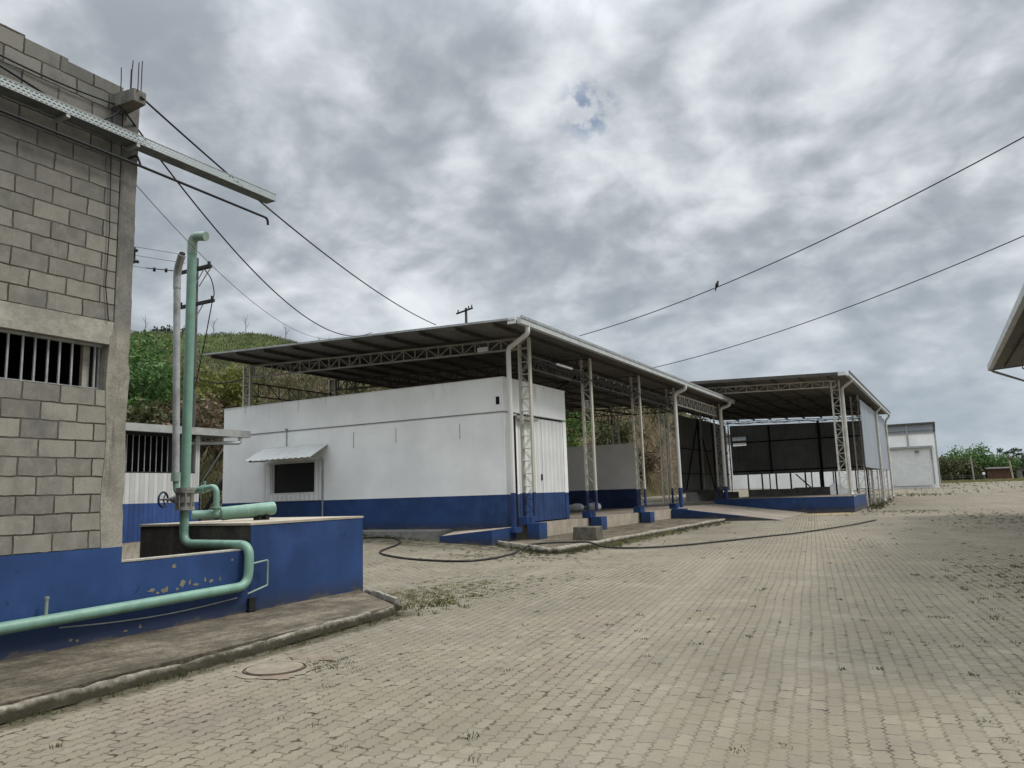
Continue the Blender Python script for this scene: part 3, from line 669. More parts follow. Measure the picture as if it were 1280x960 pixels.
b = MB(); b.cyl((-20.3, Y0 - .02, 3.45), (-20.3, Y0 - .02, 3.98), .02, 8).box(-20.34, -20.26, Y0 - .06, Y0 - .002, 3.98, 4.08); b.build('wall_light', 'galv', t)

# platform of the first canopy with its ramps
t = thing('loading_platform', (-16.8, 36, .1), 'brown concrete loading platform under the first canopy with beige edge', 'platform')
b = MB(); b.box(-23.8, -10.86, 20.5, 52, -.1, .56); b.build('floor_slab', 'floor', t)
b = MB(); b.box(-10.858, -10.8, 20.5, 43.1, -.05, .565); b.build('edge_riser', 'riser', t)
t = thing('access_ramp', (-8.5, 38.5, 0), 'wide sloping concrete ramp with blue side between the two canopies', 'ramp')
b = MB(); b.hexa([(-10.798, 34.62, -.1), (-6.1, 34.62, -.1), (-6.1, 43.15, -.1), (-10.798, 43.15, -.1)], [(-10.798, 34.62, .555), (-6.1, 34.62, .008), (-6.1, 43.15, .008), (-10.798, 43.15, .555)]); b.build('ramp_slab', 'floor', t)
b = MB(); b.hexa([(-10.75, 34.46, -.1), (-6.0, 34.46, -.1), (-6.0, 34.618, -.1), (-10.75, 34.618, -.1)], [(-10.75, 34.46, .60), (-6.0, 34.46, .012), (-6.0, 34.618, .012), (-10.75, 34.618, .60)]); b.build('side_kerb', 'blue', t)
t = thing('small_ramp', (-11, 18.8, .2), 'low blue edged ramp wedge at the front corner of the white building', 'ramp')
b = MB(); b.hexa([(-12.75, 18.55, 0), (-10.95, 18.5, 0), (-10.95, 19.95, 0), (-13.15, 19.95, 0)], [(-12.75, 18.55, .34), (-10.95, 18.5, .50), (-10.95, 19.95, .52), (-13.15, 19.95, .40)]); b.build('ramp_side', 'blue', t)
b = MB(); b.hexa([(-12.7, 18.62, .345), (-11.0, 18.57, .505), (-11.0, 19.9, .525), (-13.1, 19.9, .405)], [(-12.7, 18.62, .352), (-11.0, 18.57, .512), (-11.0, 19.9, .532), (-13.1, 19.9, .412)]); b.build('ramp_top', 'riser', t)

# inner partition beyond the bays
t = thing('partition_wall', (-17, 38, .56), 'shaded white wall with dark blue base standing inside the first canopy', 'wall')
b = MB(); b.box(-22.5, -13.65, 38, 38.2, .562, 3.92); b.build('wall', 'inner', t)
b = MB(); b.box(-13.64, -13.55, 37.96, 38.25, .562, 3.95); b.build('end_post', 'steelw', t)

# ------------------------------------------------------------------ canopies
def lattice_column(x0, x1, y, z0, z1, depth=.12, chord=.06, lace=.02, step=.38):
    b = MB()
    for x in (x0, x1):
        b.box(x - chord / 2, x + chord / 2, y - depth / 2, y + depth / 2, z0, z1)
    z = z0 + .12; s = 0
    while z + step < z1:
        a, c = (x0, x1) if s else (x1, x0)
        for yy in (y - depth / 2 + .012, y + depth / 2 - .012):
            b.bar((a, yy, z), (c, yy, z + step), lace, lace * .6)
        b.box(x0, x1, y - depth / 2 + .02, y + depth / 2 - .02, z - lace / 2, z + lace / 2)
        z += step; s = 1 - s
    return b
def truss(xa, xb, y, zb, zt, n, chord=.07, web=.035, along='x'):
    """zb, zt: heights at both ends of bottom and top chord"""
    b = MB(); P = lambda u, z: (xa + (xb - xa) * u, y, z) if along == 'x' else (y, xa + (xb - xa) * u, z)
    lb = lambda u: zb[0] + (zb[1] - zb[0]) * u; lt = lambda u: zt[0] + (zt[1] - zt[0]) * u
    b.bar(P(0, lb(0)), P(1, lb(1)), chord, chord * .8); b.bar(P(0, lt(0)), P(1, lt(1)), chord, chord * .8)
    for i in range(n + 1):
        u = i / n; b.bar(P(u, lb(u)), P(u, lt(u)), web)
        if i < n:
            u2 = (i + 1) / n
            if i % 2: b.bar(P(u, lb(u)), P(u2, lt(u2)), web * .8)
            else: b.bar(P(u, lt(u)), P(u2, lb(u2)), web * .8)
    return b
def roof_sheet(xa, xb, ya, yb, za, zb, pitch=.33, h=.035, th=.006):
    """trapezoidal sheet, ribs running along x"""
    b = MB(); prof = []; y = ya
    while y < yb:
        for (q, r) in ((0, 0), (.55, 0), (.68, 1), (.87, 1)):
            yy = y + q * pitch
            if yy <= yb: prof.append((yy, r * h))
        y += pitch
    n = len(prof)
    for x, z in ((xa, za), (xb, zb)):
        for (yy, r) in prof: b.v.append((x, yy, z + r))
    for x, z in ((xa, za), (xb, zb)):
        for (yy, r) in prof: b.v.append((x, yy, z + r + th))
    for i in range(n - 1):
        b.f.append((i, i + 1, n + i + 1, n + i)); b.f.append((2 * n + i, 3 * n + i, 3 * n + i + 1, 2 * n + i + 1))
        b.f.append((i, 2 * n + i, 2 * n + i + 1, i + 1)); b.f.append((n + i, n + i + 1, 3 * n + i + 1, 3 * n + i))
    b.f.append((0, n, 3 * n, 2 * n)); b.f.append((n - 1, 3 * n - 1, 4 * n - 1, 2 * n - 1))
    return b
def roof_z(x, xr, zr): return zr + (xr - x) * .0375

# ---- first canopy
t = thing('canopy', (-10.75, 30, .5), 'large steel canopy with single slope roof sheltering the white building', 'canopy')
XG, ZG = -9.95, 6.36
rz = lambda x: roof_z(x, XG, ZG)
roof_sheet(-22.9, XG, 18.4, 44.6, rz(-22.9), ZG, ).build('roof', 'roof', t)
b = MB(); b.bar((-22.9, 18.385, rz(-22.9) + .02), (XG - .2, 18.385, ZG + .035), .02, .06); b.build('verge_flashing', 'galv', t)
for i in range(10):
    x = -10.7 - i * 1.32; z = rz(x) - .055
    b = MB(); b.box(x - .03, x + .03, 18.5, 44.5, z - .06, z + .05).box(x + .03, x + .06, 18.5, 44.5, z - .06, z - .045); b.build('purlin', 'truss_dark', t)
b = MB(); b.box(XG - .005, XG + .14, 18.5, 44.75, ZG - .10, ZG - .085).box(XG + .125, XG + .14, 18.5, 44.75, ZG - .085, ZG + .09).box(XG - .005, XG + .01, 18.5, 44.75, ZG - .085, ZG - .02).box(XG + .0, XG + .125, 18.5, 18.515, ZG - .085, ZG + .08)
gt = b.build('gutter', 'gutter', t)
b = MB(); b.box(XG - .25, XG + .0, 18.42, 18.46, ZG - .10, ZG + .08); b.build('gutter_end_plate', 'zinc_white', t)
b = MB(); b.box(XG + .141, XG + .16, 18.5, 44.75, ZG + .05, ZG + .13); b.build('top_flashing', 'galv', gt)
ROWS = [20.4, 25.15, 30.35, 35.2, 44.0]
for i, y in enumerate(ROWS):
    z0 = .85 if i < 4 else .6
    cc = lattice_column(-10.90, -10.56, y, .82 if i < 4 else .58, rz(-10.7) - .13, depth=.14).build('column', 'steelw', t)
    if i < 4:
        b = MB(); b.box(-11.02, -10.702, y - .24, y + .24, .57, .80).box(-10.70, -10.30, y - .26, y + .26, .0, .62 - .02 * i); b.build('plinth', 'blue', cc)
    xl = -22.8
    lb = lattice_column(xl - .17, xl + .17, y, .5, rz(xl) - .13, depth=.14).build('column', 'steelw' if i == 0 else 'truss', t)
    truss(-22.95, -10.6, y, (rz(-22.95) - .60, rz(-10.6) - .46), (rz(-22.95) - .17, rz(-10.6) - .14), 26).build('truss', 'truss' if i in (0,) else 'truss_dark', t)
truss(35.2, 44.0, -10.73, (5.55, 5.55), (6.05, 6.05), 22, .08, .03, 'y').build('girder', 'white_steel', t)
truss(20.4, 35.2, -10.75, (5.35, 5.35), (5.75, 5.75), 30, .05, .028, 'y').build('girder', 'truss_dark', t)
truss(20.4, 44.0, -22.8, (5.55, 5.55), (6.05, 6.05), 44, .06, .03, 'y').build('girder', 'truss_dark', t)
truss(24.6, 44.0, -17.0, (5.5, 5.5), (6.0, 6.0), 36, .06, .03, 'y').build('girder', 'truss_dark', t)
for (a, c) in [((-22.8, 25.2, 4.6), (-22.8, 44, 4.6)), ((-22.8, 25.2, 3.9), (-22.8, 44, 3.9))]:
    b = MB(); b.bar(a, c, .07); b.build('tie_bar', 'black_steel', t)
for (a, c) in [((-10.73, 25.3, 5.9), (-16.5, 30.3, 5.0)), ((-10.73, 30.2, 4.6), (-16.5, 35, 5.9)), ((-22.8, 30.4, 4.6), (-22.8, 35.1, 6.1)), ((-22.8, 35.3, 6.1), (-22.8, 44, 4.2)), ((-10.8, 24.9, 5.6), (-13.5, 28.6, 6.0)), ((-10.7, 34.9, 5.1), (-12.5, 31, 6.1))]:
    b = MB(); b.bar(a, c, .06); b.build('brace', 'black_steel', t)
for y in (27.7, 32.8, 38.2, 41):
    b = MB(); b.box(-22.86, -22.74, y - .06, y + .06, .56, 6.0); b.build('post', 'black_steel', t)
# downspouts
b = MB(); b.pipe([(XG + .06, 19.05, ZG - .08), (XG + .06, 19.05, ZG - .30), (-10.92, 19.72, ZG - .52), (-10.92, 19.75, .5)], .075, 14, .14, 6).box(-11.05, -10.78, 19.55, 19.95, .38, .52); b.build('downspout', 'pvc', t, True)
for y in (34.9, 43.7):
    b = MB(); b.pipe([(XG + .06, y, ZG - .08), (XG + .06, y, ZG - .26), (-10.42, y, ZG - .42), (-10.42, y, .62)], .09, 14, .16, 6); b.build('downspout', 'pvc', t, True)
b = MB(); b.cyl((-11.02, 20.15, .5), (-11.02, 20.15, 3.85), .035, 8); b.build('cable_duct', 'black_steel', t, True)
# lights
b = MB(); b.box(-12.35, -12.0, 20.28, 20.36, 5.98, 6.12); b.build('floodlight', 'lamp', t)
for (x, y, z) in [(-12.9, 30.2, 5.35)]:
    b = MB(); b.hexa([(x - .1, y - .1, z - .3), (x + .12, y - .1, z - .36), (x + .12, y + .1, z - .36), (x - .1, y + .1, z - .3)], [(x - .22, y - .1, z + .1), (x, y - .1, z + .04), (x, y + .1, z + .04), (x - .22, y + .1, z + .1)]); b.build('floodlight', 'lamp', t)
b = MB()
for x, y in [(-10.5, 22.2), (-11.6, 24.6)]: b.box(x - .03, x + .03, y, y + 1.2, 5.62, 5.68)
b.build('tube_light', 'lamp', t)
# cable runs below the roof
b = MB(); b.tube([(-10.45, 20.4 + 14.8 * u, 5.55 - .55 * u * (1 - u) + .02 * math.sin(u * 40)) for u in np.linspace(0, 1, 24)], .022, 6); b.build('cable', 'wire', t, True)
b = MB()
for y in np.linspace(26.2, 30.2, 6): b.cyl((-10.7, y, 5.65), (-10.7, y, 5.74), .03, 8)
b.build('insulator', 'galv', t)
b = MB(); b.tube([(-11.08, 19.95, 5.2), (-11.1, 19.93, 4.7), (-11.02, 19.93, 4.2), (-11.08, 19.95, 3.9)], .012, 5).tube([(-10.95, 19.9, 5.3), (-11.0, 19.85, 4.6), (-10.98, 19.9, 4.3)], .01, 5); b.build('loose_wire', 'wire', t, True)

# ---- second canopy (turned a little clockwise about its first column)
D0 = (-4.0, 43.5, 0)
t = thing('canopy', D0, 'farther steel canopy with grey side cladding and shaded rear cladding', 'canopy')
XG2, ZG2 = -3.5, 7.05
rz2 = lambda x: roof_z(x, XG2, ZG2)
roof_sheet(-17.6, XG2, 42.0, 70.4, rz2(-17.6), ZG2).build('roof', 'roof', t)
b = MB(); b.bar((-17.6, 41.96, rz2(-17.6) + .02), (XG2 - .3, 41.96, ZG2 + .03), .03, .16); b.build('verge_flashing', 'truss_dark', t)
b = MB(); b.box(XG2 - .35, XG2 + .02, 41.9, 41.97, ZG2 - .08, ZG2 + .12); b.build('gutter_end_plate', 'zinc_white', t)
b = MB(); b.box(XG2 + .0, XG2 + .16, 42.05, 70.5, ZG2 - .12, ZG2 - .10).box(XG2 + .145, XG2 + .16, 42.05, 70.5, ZG2 - .10, ZG2 + .10).box(XG2, XG2 + .015, 42.05, 70.5, ZG2 - .1, ZG2 - .02); gt = b.build('gutter', 'gutter', t)
b = MB(); b.box(XG2 + .161, XG2 + .18, 42.05, 70.5, ZG2 + .05, ZG2 + .17); b.build('top_flashing', 'truss_dark', gt)
for i in range(10):
    x = -4.4 - i * 1.42; z = rz2(x) - .055
    b = MB(); b.box(x - .03, x + .03, 42.2, 70.3, z - .07, z + .05); b.build('purlin', 'truss_dark', t)
ROWS2 = [43.5, 52.3, 61.2, 70.0]
for i, y in enumerate(ROWS2):
    lattice_column(-4.42, -4.02, y, .83 if i == 0 else g(-4, y) - .05, rz2(-4.2) - .14, depth=.16, chord=.075, lace=.026, step=.42).build('column', 'white_steel', t)
    lattice_column(-17.1, -16.7, y, .5, rz2(-16.9) - .14, depth=.16, chord=.075, lace=.026, step=.42).build('column', 'white_steel', t)
    truss(-17.0, -4.2, y, (rz2(-17.0) - (.55 if i < 3 else .35), rz2(-4.2) - (.48 if i < 3 else .3)), (rz2(-17) - .16, rz2(-4.2) - .15), 22 if i < 3 else 10, .07, .032).build('truss', 'white_steel' if i == 0 else 'truss_dark', t)
    if i == 1: continue
    dx = -3.90 if i == 0 else -3.72
    b = MB(); b.pipe([(XG2 + .07, y + .1, ZG2 - .1), (XG2 + .07, y + .1, ZG2 - .22), (dx, y + .02, ZG2 - .55), (dx, y + .02, .90 if i == 0 else g(-3.7, y) + .1), (dx + .15, y - .2, .86 if i == 0 else g(-3.7, y) + .05)], .08, 12, .14, 5); b.build('downspout', 'white_steel', t, True)
for y in (56.7, 65.6):
    lattice_column(-4.2, -3.95, y, g(-4, y) - .05, 6.2, depth=.12, chord=.06, lace=.03, step=.4).build('column', 'white_steel', t)
b = MB(); b.box(-3.86, -3.82, 51.4, 70.05, 2.42, 6.62); b.build('side_cladding', 'clad_grey', t)
b = MB(); b.box(-3.93, -3.862, 52.2, 70.05, 2.40, 2.5).box(-3.93, -3.862, 52.2, 70.05, 4.4, 4.5); b.build('cladding_rail', 'truss_dark', t)
b = MB(); zt_ = lambda x: 7.0 + (x + 16.6) / 12.2 * -.38
def cl(x0, x1, z0=None, z1=None):
    lo = z0 if z0 else 2.5; b.hexa([(x0, 70.1, lo), (x1, 70.1, lo), (x1, 70.15, lo), (x0, 70.15, lo)], [(x0, 70.1, z1 or zt_(x0)), (x1, 70.1, z1 or zt_(x1)), (x1, 70.15, z1 or zt_(x1)), (x0, 70.15, z1 or zt_(x0))])
cl(-16.6, -16.4); cl(-15.2, -4.4); cl(-16.4, -15.2, 5.95); cl(-16.4, -15.2, 5.38, 5.60); cl(-16.4, -15.2, None, 5.12)
b.build('rear_cladding', 'clad_dark', t)
b = MB(); b.box(-15.2, -4.4, 70.02, 70.09, 5.35, 5.45).box(-16.6, -4.4, 70.02, 70.09, 2.75, 2.85).box(-13.2, -13.1, 70.0, 70.09, 2.5, 6.8).box(-9.1, -8.9, 69.98, 70.09, 0.3, 6.9); b.build('cladding_rail', 'black_steel', t)
b = MB(); b.box(-16.98, -16.93, 55.6, 70.0, 1.15, 7.02); b.build('side_cladding', 'clad_shaded_y', t)
b = MB(); b.bar((-16.9, 57, 1.3), (-16.9, 61, 6.8), .08).bar((-16.9, 65, 1.3), (-16.9, 61.3, 6.8), .08).bar((-16.9, 56, 4.5), (-16.9, 70, 4.5), .08).bar((-16.9, 56, 2.6), (-16.9, 70, 2.6), .08).box(-16.94, -16.84, 60.95, 61.15, 1.1, 7).box(-16.94, -16.84, 65.2, 65.4, 1.1, 7); b.build('brace', 'black_steel', t)
for k in range(9):
    x = -15.3 + k * 1.22; b = MB(); b.box(x - .06, x + .06, 70.2, 70.3, g(x, 70) - .2, 2.6); b.build('post', 'black_steel', t)
for k in range(5):
    x = -14.6 + k * 1.9; b = MB(); b.box(x - .05, x + .05, 76, 76.1, g(x, 76) - .2, 2.9); b.build('post', 'black_steel', t)
b = MB(); b.bar((-11.2, 70.25, 2.4), (-9.2, 70.25, .35), .1); b.build('brace', 'black_steel', t)
truss(-16.9, -4.2, 70.3, (7.12, 6.68), (7.3, 6.86), 8, .03, .05).build('truss', 'black_steel', t)
t.rotation_euler.z = R(-1.15)

t = thing('loading_platform', (-7, 47, 0), 'blue sided raised platform in front of the farther canopy', 'platform')
b = MB(); b.box(-10.9, -3.84, 43.22, 51.2, -.1, .80); b.build('platform_slab', 'floor', t)
b = MB(); b.box(-11.0, -3.82, 43.16, 43.219, -.05, .815).box(-3.839, -3.80, 43.22, 51.2, -.05, .815); b.build('painted_edge', 'blue', t)
b = MB(); b.box(-6.25, -5.95, 43.12, 43.159, -.05, .818); b.build('corner_pilaster', 'blue', t)

t = thing('block_low_wall', (-9.5, 58, .1), 'low grey block wall behind the blue platform of the farther canopy', 'wall')
b = MB(); b.box(-12.2, -9.0, 58, 58.2, 0, 1.22).box(-8.99, -6.6, 57.9, 58.2, 0, 1.28); b.build('wall', 'conc_grey', t)
t = thing('block_low_wall', (-14, 63, .1), 'broken low block wall below the dark side cladding of the farther canopy', 'wall')
b = MB(); b.box(-17.5, -14.6, 60, 60.2, 0, 1.32).box(-14.59, -13.4, 60, 60.2, 0, 1.1); b.build('wall', 'conc_grey', t)

def mound(name, c, r, h, mat, label, cat):
    b = MB(); n, m = 28, 8
    for j in range(m + 1):
        u = j / m
        for i in range(n):
            a = 2 * math.pi * i / n; rr = r * (1 - u) * (1 + .12 * math.sin(3 * a + 1) + random.uniform(-.04, .04))
            b.v.append((c[0] + rr * math.cos(a), c[1] + rr * math.sin(a), c[2] + h * (u ** 1.2) + random.uniform(-.02, .02)))
    for j in range(m):
        for i in range(n): b.f.append((j * n + i, j * n + (i + 1) % n, (j + 1) * n + (i + 1) % n, (j + 1) * n + i))
    return tag(b.build(name, mat, smooth=True, origin=c), label, cat)
mound('gravel_heap', (-8.2, 76, g(-8, 76)), 2.5, 1.25, 'gravel', 'grey gravel heap seen under the farther canopy', 'gravel heap')
t = thing('pallet_stack', (-5.3, 72, g(-5, 72)), 'dark low stack of pallets behind the front column of the farther canopy', 'pallets')
for k in range(3):
    b = MB(); z = g(-5.3, 72) + .05 + k * .28
    b.box(-6.0, -4.7, 72, 73, z + .12, z + .17)
    for x in (-5.95, -5.4, -4.8): b.box(x, x + .09, 72, 73, z, z + .119)
    b.build('pallet', 'crossarm', t)

# ------------------------------------------------------------------ far warehouse
t = thing('warehouse', (-8, 95, .7), 'plain white warehouse with dark roof edge beyond the canopies', 'building')
zg = .55
b = MB(); b.box(-27, .28, 95, 125, zg - .3, 6.7); b.build('wall', 'white', t)
b = MB(); b.box(-27, .24, 95.05, 124.9, 6.702, 7.62); b.build('upper_wall', 'clad_grey', t)
b = MB(); b.hexa([(-27, 94.8, 7.63), (.5, 94.8, 7.63), (.5, 125.2, 7.2), (-27, 125.2, 7.2)], [(-27, 94.8, 7.82), (.5, 94.8, 7.82), (.5, 125.2, 7.4), (-27, 125.2, 7.4)]); b.build('roof', 'truss_dark', t)
b = MB(); b.box(-27, .3, 94.94, 94.998, 7.0, 7.07).box(-27, .32, 94.92, 94.998, 6.62, 6.72).box(-2.4, -2.25, 94.9, 94.99, 5.3, 7.6).box(-.9, -.82, 94.94, 94.995, 6.7, 7.6); b.build('girt', 'galv', t)
b = MB(); b.box(-4.4, .0, 94.6, 94.995, 5.05, 5.25); b.build('door_header', 'galv', t)
b = MB(); b.box(-4.3, -.35, 94.86, 94.99, zg + .4, 5.04); b.build('sliding_door', 'zinc_white', t)
b = MB(); b.cyl((-.12, 94.93, 1.1), (-.12, 94.93, 4.9), .06, 8).box(-.24, -.16, 94.96, 94.99, 3.7, 4.8); b.build('drain_pipe', 'galv', t)
b = MB(); b.box(-1.75, -1.35, 94.6, 94.86, 4.6, 4.72); b.build('wall_lamp', 'truss_dark', t)
b = MB(); b.cyl((.36, 95.8, 1.0), (.36, 95.8, 6.7), .09, 8).cyl((.36, 103, 1.0), (.36, 103, 6.7), .09, 8).box(.26, .34, 95.3, 124, 6.55, 6.7); b.build('drain_pipe', 'galv', t)

# ------------------------------------------------------------------ canopy at the right edge
t = thing('canopy', (4.2, 30, 0), 'corner of a steel canopy roof entering at the right edge', 'canopy')
XC, ZC = 2.62, 6.32
roof_sheet(XC, 14.0, 8.0, 39.1, ZC, ZC + .7).build('roof', 'roof', t)
b = MB(); b.box(XC - .16, XC + .0, 8, 39.15, ZC - .14, ZC - .12).box(XC - .16, XC - .145, 8, 39.15, ZC - .12, ZC + .10).box(XC - .015, XC, 8, 39.15, ZC - .12, ZC - .02); b.build('gutter', 'gutter', t)
b = MB(); b.bar((XC - .1, 39.14, ZC - .04), (14, 39.14, ZC + .66), .05, .20); b.build('verge_flashing', 'truss_dark', t)
for i in range(8):
    x = XC + .5 + i * 1.4; z = ZC + (x - XC) * .0615 - .05
    b = MB(); b.box(x - .03, x + .03, 8.1, 39, z - .07, z + .04); b.build('purlin', 'truss_dark', t)
for y in (10, 17, 24, 31, 37.6):
    truss(3.6, 13.8, y, (ZC - .35, ZC + .25), (ZC + .0, ZC + .6), 18, .07, .035).build('truss', 'truss', t)
    lattice_column(4.1, 4.5, y, g(4, y) - .05, ZC - .1, depth=.14).build('column', 'steelw', t)
b = MB(); b.tube([(XC - .07, 38.9, ZC - .12), (XC + .05, 38.9, ZC - .22), (4.05, 37.7, 5.25), (4.05, 37.7, .1)], .055, 10); b.build('downspout', 'galv', t, True)

# ------------------------------------------------------------------ small things in the yard
t = thing('concrete_block', (-8.85, 20.6, .12), 'squat mossy concrete block on the pavement before the second column', 'block')
b = MB(); b.hexa([(-9.28, 20.2, .1), (-8.52, 20.2, .1), (-8.54, 20.75, .1), (-9.3, 20.75, .1)], [(-9.26, 20.22, .50), (-8.54, 20.21, .49), (-8.56, 20.73, .50), (-9.27, 20.73, .49)])
ob = b.build('block', 'mossy', t); bv = ob.modifiers.new('bevel', 'BEVEL'); bv.width = .025; bv.segments = 2
ZM = pz(-5.4, 5.2)
t = thing('manhole', (-5.4, 5.2, ZM), 'round sunken manhole cover with sandy rim in the paving', 'manhole')
def disc(c, r, dz, jag=0, seg=40, ell=1):
    b = MB(); b.v = [(c[0], c[1], pz(*c) + dz)]
    for a in np.linspace(0, 2 * math.pi, seg, endpoint=False):
        x, y = c[0] + r * (1 + random.uniform(-jag, jag)) * math.cos(a), c[1] + ell * r * (1 + random.uniform(-jag, jag)) * math.sin(a); b.v.append((x, y, pz(x, y) + dz))
    b.f = [(0, 1 + i, 1 + (i + 1) % seg) for i in range(seg)]; return b
b = MB(); b.cyl((-5.4, 5.2, ZM - .02), (-5.4, 5.2, ZM + .018), .25, 36); b.build('cover', 'cement_cover', t, False)
b = MB(); b.tube([(-5.4 + .27 * math.cos(a), 5.2 + .27 * math.sin(a), ZM + .004) for a in np.linspace(0, 2 * math.pi, 41)], .012, 6, False); b.build('rim', 'rust', t, True)
disc((-5.38, 5.22), .36, .006, .14).build('mortar_collar', 'cement_cover', t)
tag(disc((-5.15, 4.98), .17, .008, .3, 26, .6).build('sand_patch', 'redsoil'), kind='structure')
tag(disc((-5.42, 5.70), .22, .008, .3, 26, .7).build('sand_patch', 'redsoil'), kind='structure')

hose = [(-15.9, 16.6), (-15.4, 17.7), (-14.94, 18.45), (-14.4, 18.55), (-13.7, 17.94), (-13.03, 16.88), (-12.56, 15.83), (-12.17, 15.12), (-11.55, 14.64), (-10.55, 14.4), (-9.5, 14.69), (-9.2, 15.53), (-9.3, 16.7)]
def smooth_path(P, n=8):
    P = [Vector(p) for p in P]; out = []
    for i in range(len(P) - 1):
        p0, p1, p2, p3 = P[max(i - 1, 0)], P[i], P[i + 1], P[min(i + 2, len(P) - 1)]
        for k in range(n):
            u = k / n; out.append(.5 * ((2 * p1) + (p2 - p0) * u + (2 * p0 - 5 * p1 + 4 * p2 - p3) * u * u + (3 * p1 - p0 - 3 * p2 + p3) * u ** 3))
    out.append(P[-1]); return out
hp = [(x, y, pz(x, y) + .026) for x, y in hose] + [(-9.35, 17.55, .14), (-9.43, 18.4, .16), (-8.95, 18.9, .155), (-8.3, 19.05, .15), (-7.74, 19.0, .028)] + [(x, y, .026) for x, y in [(-6.79, 18.88), (-6.0, 19.75), (-5.33, 21.25), (-4.63, 23.08), (-3.83, 25.15), (-2.84, 29.26), (-2.21, 33.38)]]
b = MB(); b.tube(smooth_path(hp, 8), .024, 8)
tag(b.build('hose', 'rubber', smooth=True), 'long black hose snaking across the paving past the canopy kerb', 'hose')

def sack(c, s):
    b = MB(); n, m = 12, 7
    for j in range(m + 1):
        th = math.pi * j / m
        for i in range(n):
            a = 2 * math.pi * i / n; k = 1 + random.uniform(-.10, .10)
            b.v.append((c[0] + s * .5 * k * math.sin(th) ** .6 * math.cos(a), c[1] + s * .35 * k * math.sin(th) ** .6 * math.sin(a), c[2] + s * .24 * (1 - math.cos(th)) * k))
    for j in range(m):
        for i in range(n): b.f.append((j * n + i, j * n + (i + 1) % n, (j + 1) * n + (i + 1) % n, (j + 1) * n + i))
    return b
tag(sack((-15.2, 33.7, .56), .75).build('sack', 'bag', smooth=True), 'left one of two white plastic sacks on the canopy floor', 'sack')
tag(sack((-14.2, 33.4, .56), .8).build('sack', 'bag', smooth=True), 'right one of two white plastic sacks behind the second column', 'sack')

# ------------------------------------------------------------------ poles, wires, bird
def catenary(a, c, sag, n=40):
    a, c = Vector(a), Vector(c); out = []
    for i in range(n + 1):
        u = i / n; p = a.lerp(c, u); p.z -= 4 * sag * u * (1 - u); out.append(p)
    return out
def wire(a, c, sag, r, label, mat='wire'):
    b = MB(); b.tube(catenary(a, c, sag), r, 6)
    return tag(b.build('overhead_cable', mat, smooth=True), label, 'cable')
wire((-7.40, 5.02, 6.05), (-12.63, 18.4, 6.57), .30, .012, 'black cable from the concrete beam stub to the near canopy roof')
wire((-7.62, 4.98, 5.92), (-15.07, 18.4, 6.66), .95, .011, 'deeply sagging black cable from block wall to canopy roof')
wire((-7.75, 5.2, 5.2), (-16.2, 18.4, 6.7), .7, .005, 'faint thin cable hanging left of the sagging black one', 'wire_thin')
wire((-9.85, 22.7, 6.6), (6.0, 14.2, 8.75), .62, .0125, 'upper dark cable crossing the sky with a bird on it')
wire((-9.85, 30.2, 6.5), (7.0, 20.2, 8.6), .55, .014, 'lower dark cable crossing the sky from the canopy gutter')
b = MB(); b.tube(smooth_path([(WX + .03, 2.0, 6.15), (WX + .03, 3.5, 5.99), (WX + .04, 4.3, 5.96), (WX + .05, 4.95, 6.0)], 6), .01, 6)
tag(b.build('wall_cable', 'wire', smooth=True), 'upper thin cable running along the block wall to the stub', 'cable')
b = MB(); b.tube(smooth_path([(WX + .04, 3.0, 6.0), (WX + .05, 4.1, 5.77), (WX + .06, 4.45, 5.66), (WX + .07, 4.7, 5.70), (WX + .1, 4.9, 5.86), (WX + .1, 4.95, 5.97)], 6), .012, 6)
tag(b.build('wall_cable', 'wire', smooth=True), 'drooping black cable on the block wall above the tray', 'cable')
b = MB(); b.tube([(WX + .025, 4.9, 5.95), (WX + .03, 4.93, 4.5), (WX + .02, 4.92, 3.9), (WX + .025, 4.97, 3.5)], .006, 5)
tag(b.build('wall_cable', 'wire', smooth=True), 'thin cable hanging straight down beside the block wall corner', 'cable')
t = thing('line_bracket', (WX - .2, 5.27, 4.3), 'small black line clamp on the far side of the block wall corner', 'bracket')
b = MB(); b.cyl((WX - .1, 5.2, 4.43), (WX - .1, 5.36, 4.43), .02, 8).cyl((WX - .1, 5.2, 4.30), (WX - .1, 5.38, 4.30), .02, 8).cyl((WX - .1, 5.33, 4.27), (WX - .1, 5.33, 4.46), .012, 6); b.build('clamp', 'black_steel', t)

t = thing('utility_pole', (-25.5, 20, .3), 'concrete utility pole with two dark crossarms behind the green riser', 'utility pole')
b = MB(); b.tube([(-25.5, 20, -.2), (-25.5, 20, 11.4)], [.19, .13], 12); b.build('pole', 'wood', t, True)
for (z, x0, x1, dy) in [(10.86, -26.35, -24.4, -.16), (10.98, -26.15, -24.75, .16), (9.40, -26.2, -24.15, -.16)]:
    b = MB(); b.bar((x0, 20 + dy, z), (x1, 20 + dy, z), .10, .13); ca = b.build('crossarm', 'crossarm', t)
    b = MB(); b.bar((-24.75, 20 + dy, z - .04), (-25.4, 20 + dy * .8, z - .75), .03); b.build('brace', 'galv', ca)
    b = MB(); n = 0
    for u in (.06, .94): 
        x = x0 + (x1 - x0) * u; b.cyl((x, 20 + dy, z + .06), (x, 20 + dy, z + .2), .04, 8)
    b.build('insulator', 'crossarm', ca)
b = MB(); b.tube([(-26.3, 19.85, 10.95), (-27.1, 18.9, 11.0)], .02, 6)
for k in (.35, .7): b.cyl((-26.3 - .8 * k, 19.85 - .95 * k, 10.955), (-26.36 - .8 * k, 19.78 - .95 * k, 10.96), .085, 10)
b.build('strain_insulator', 'crossarm', t)
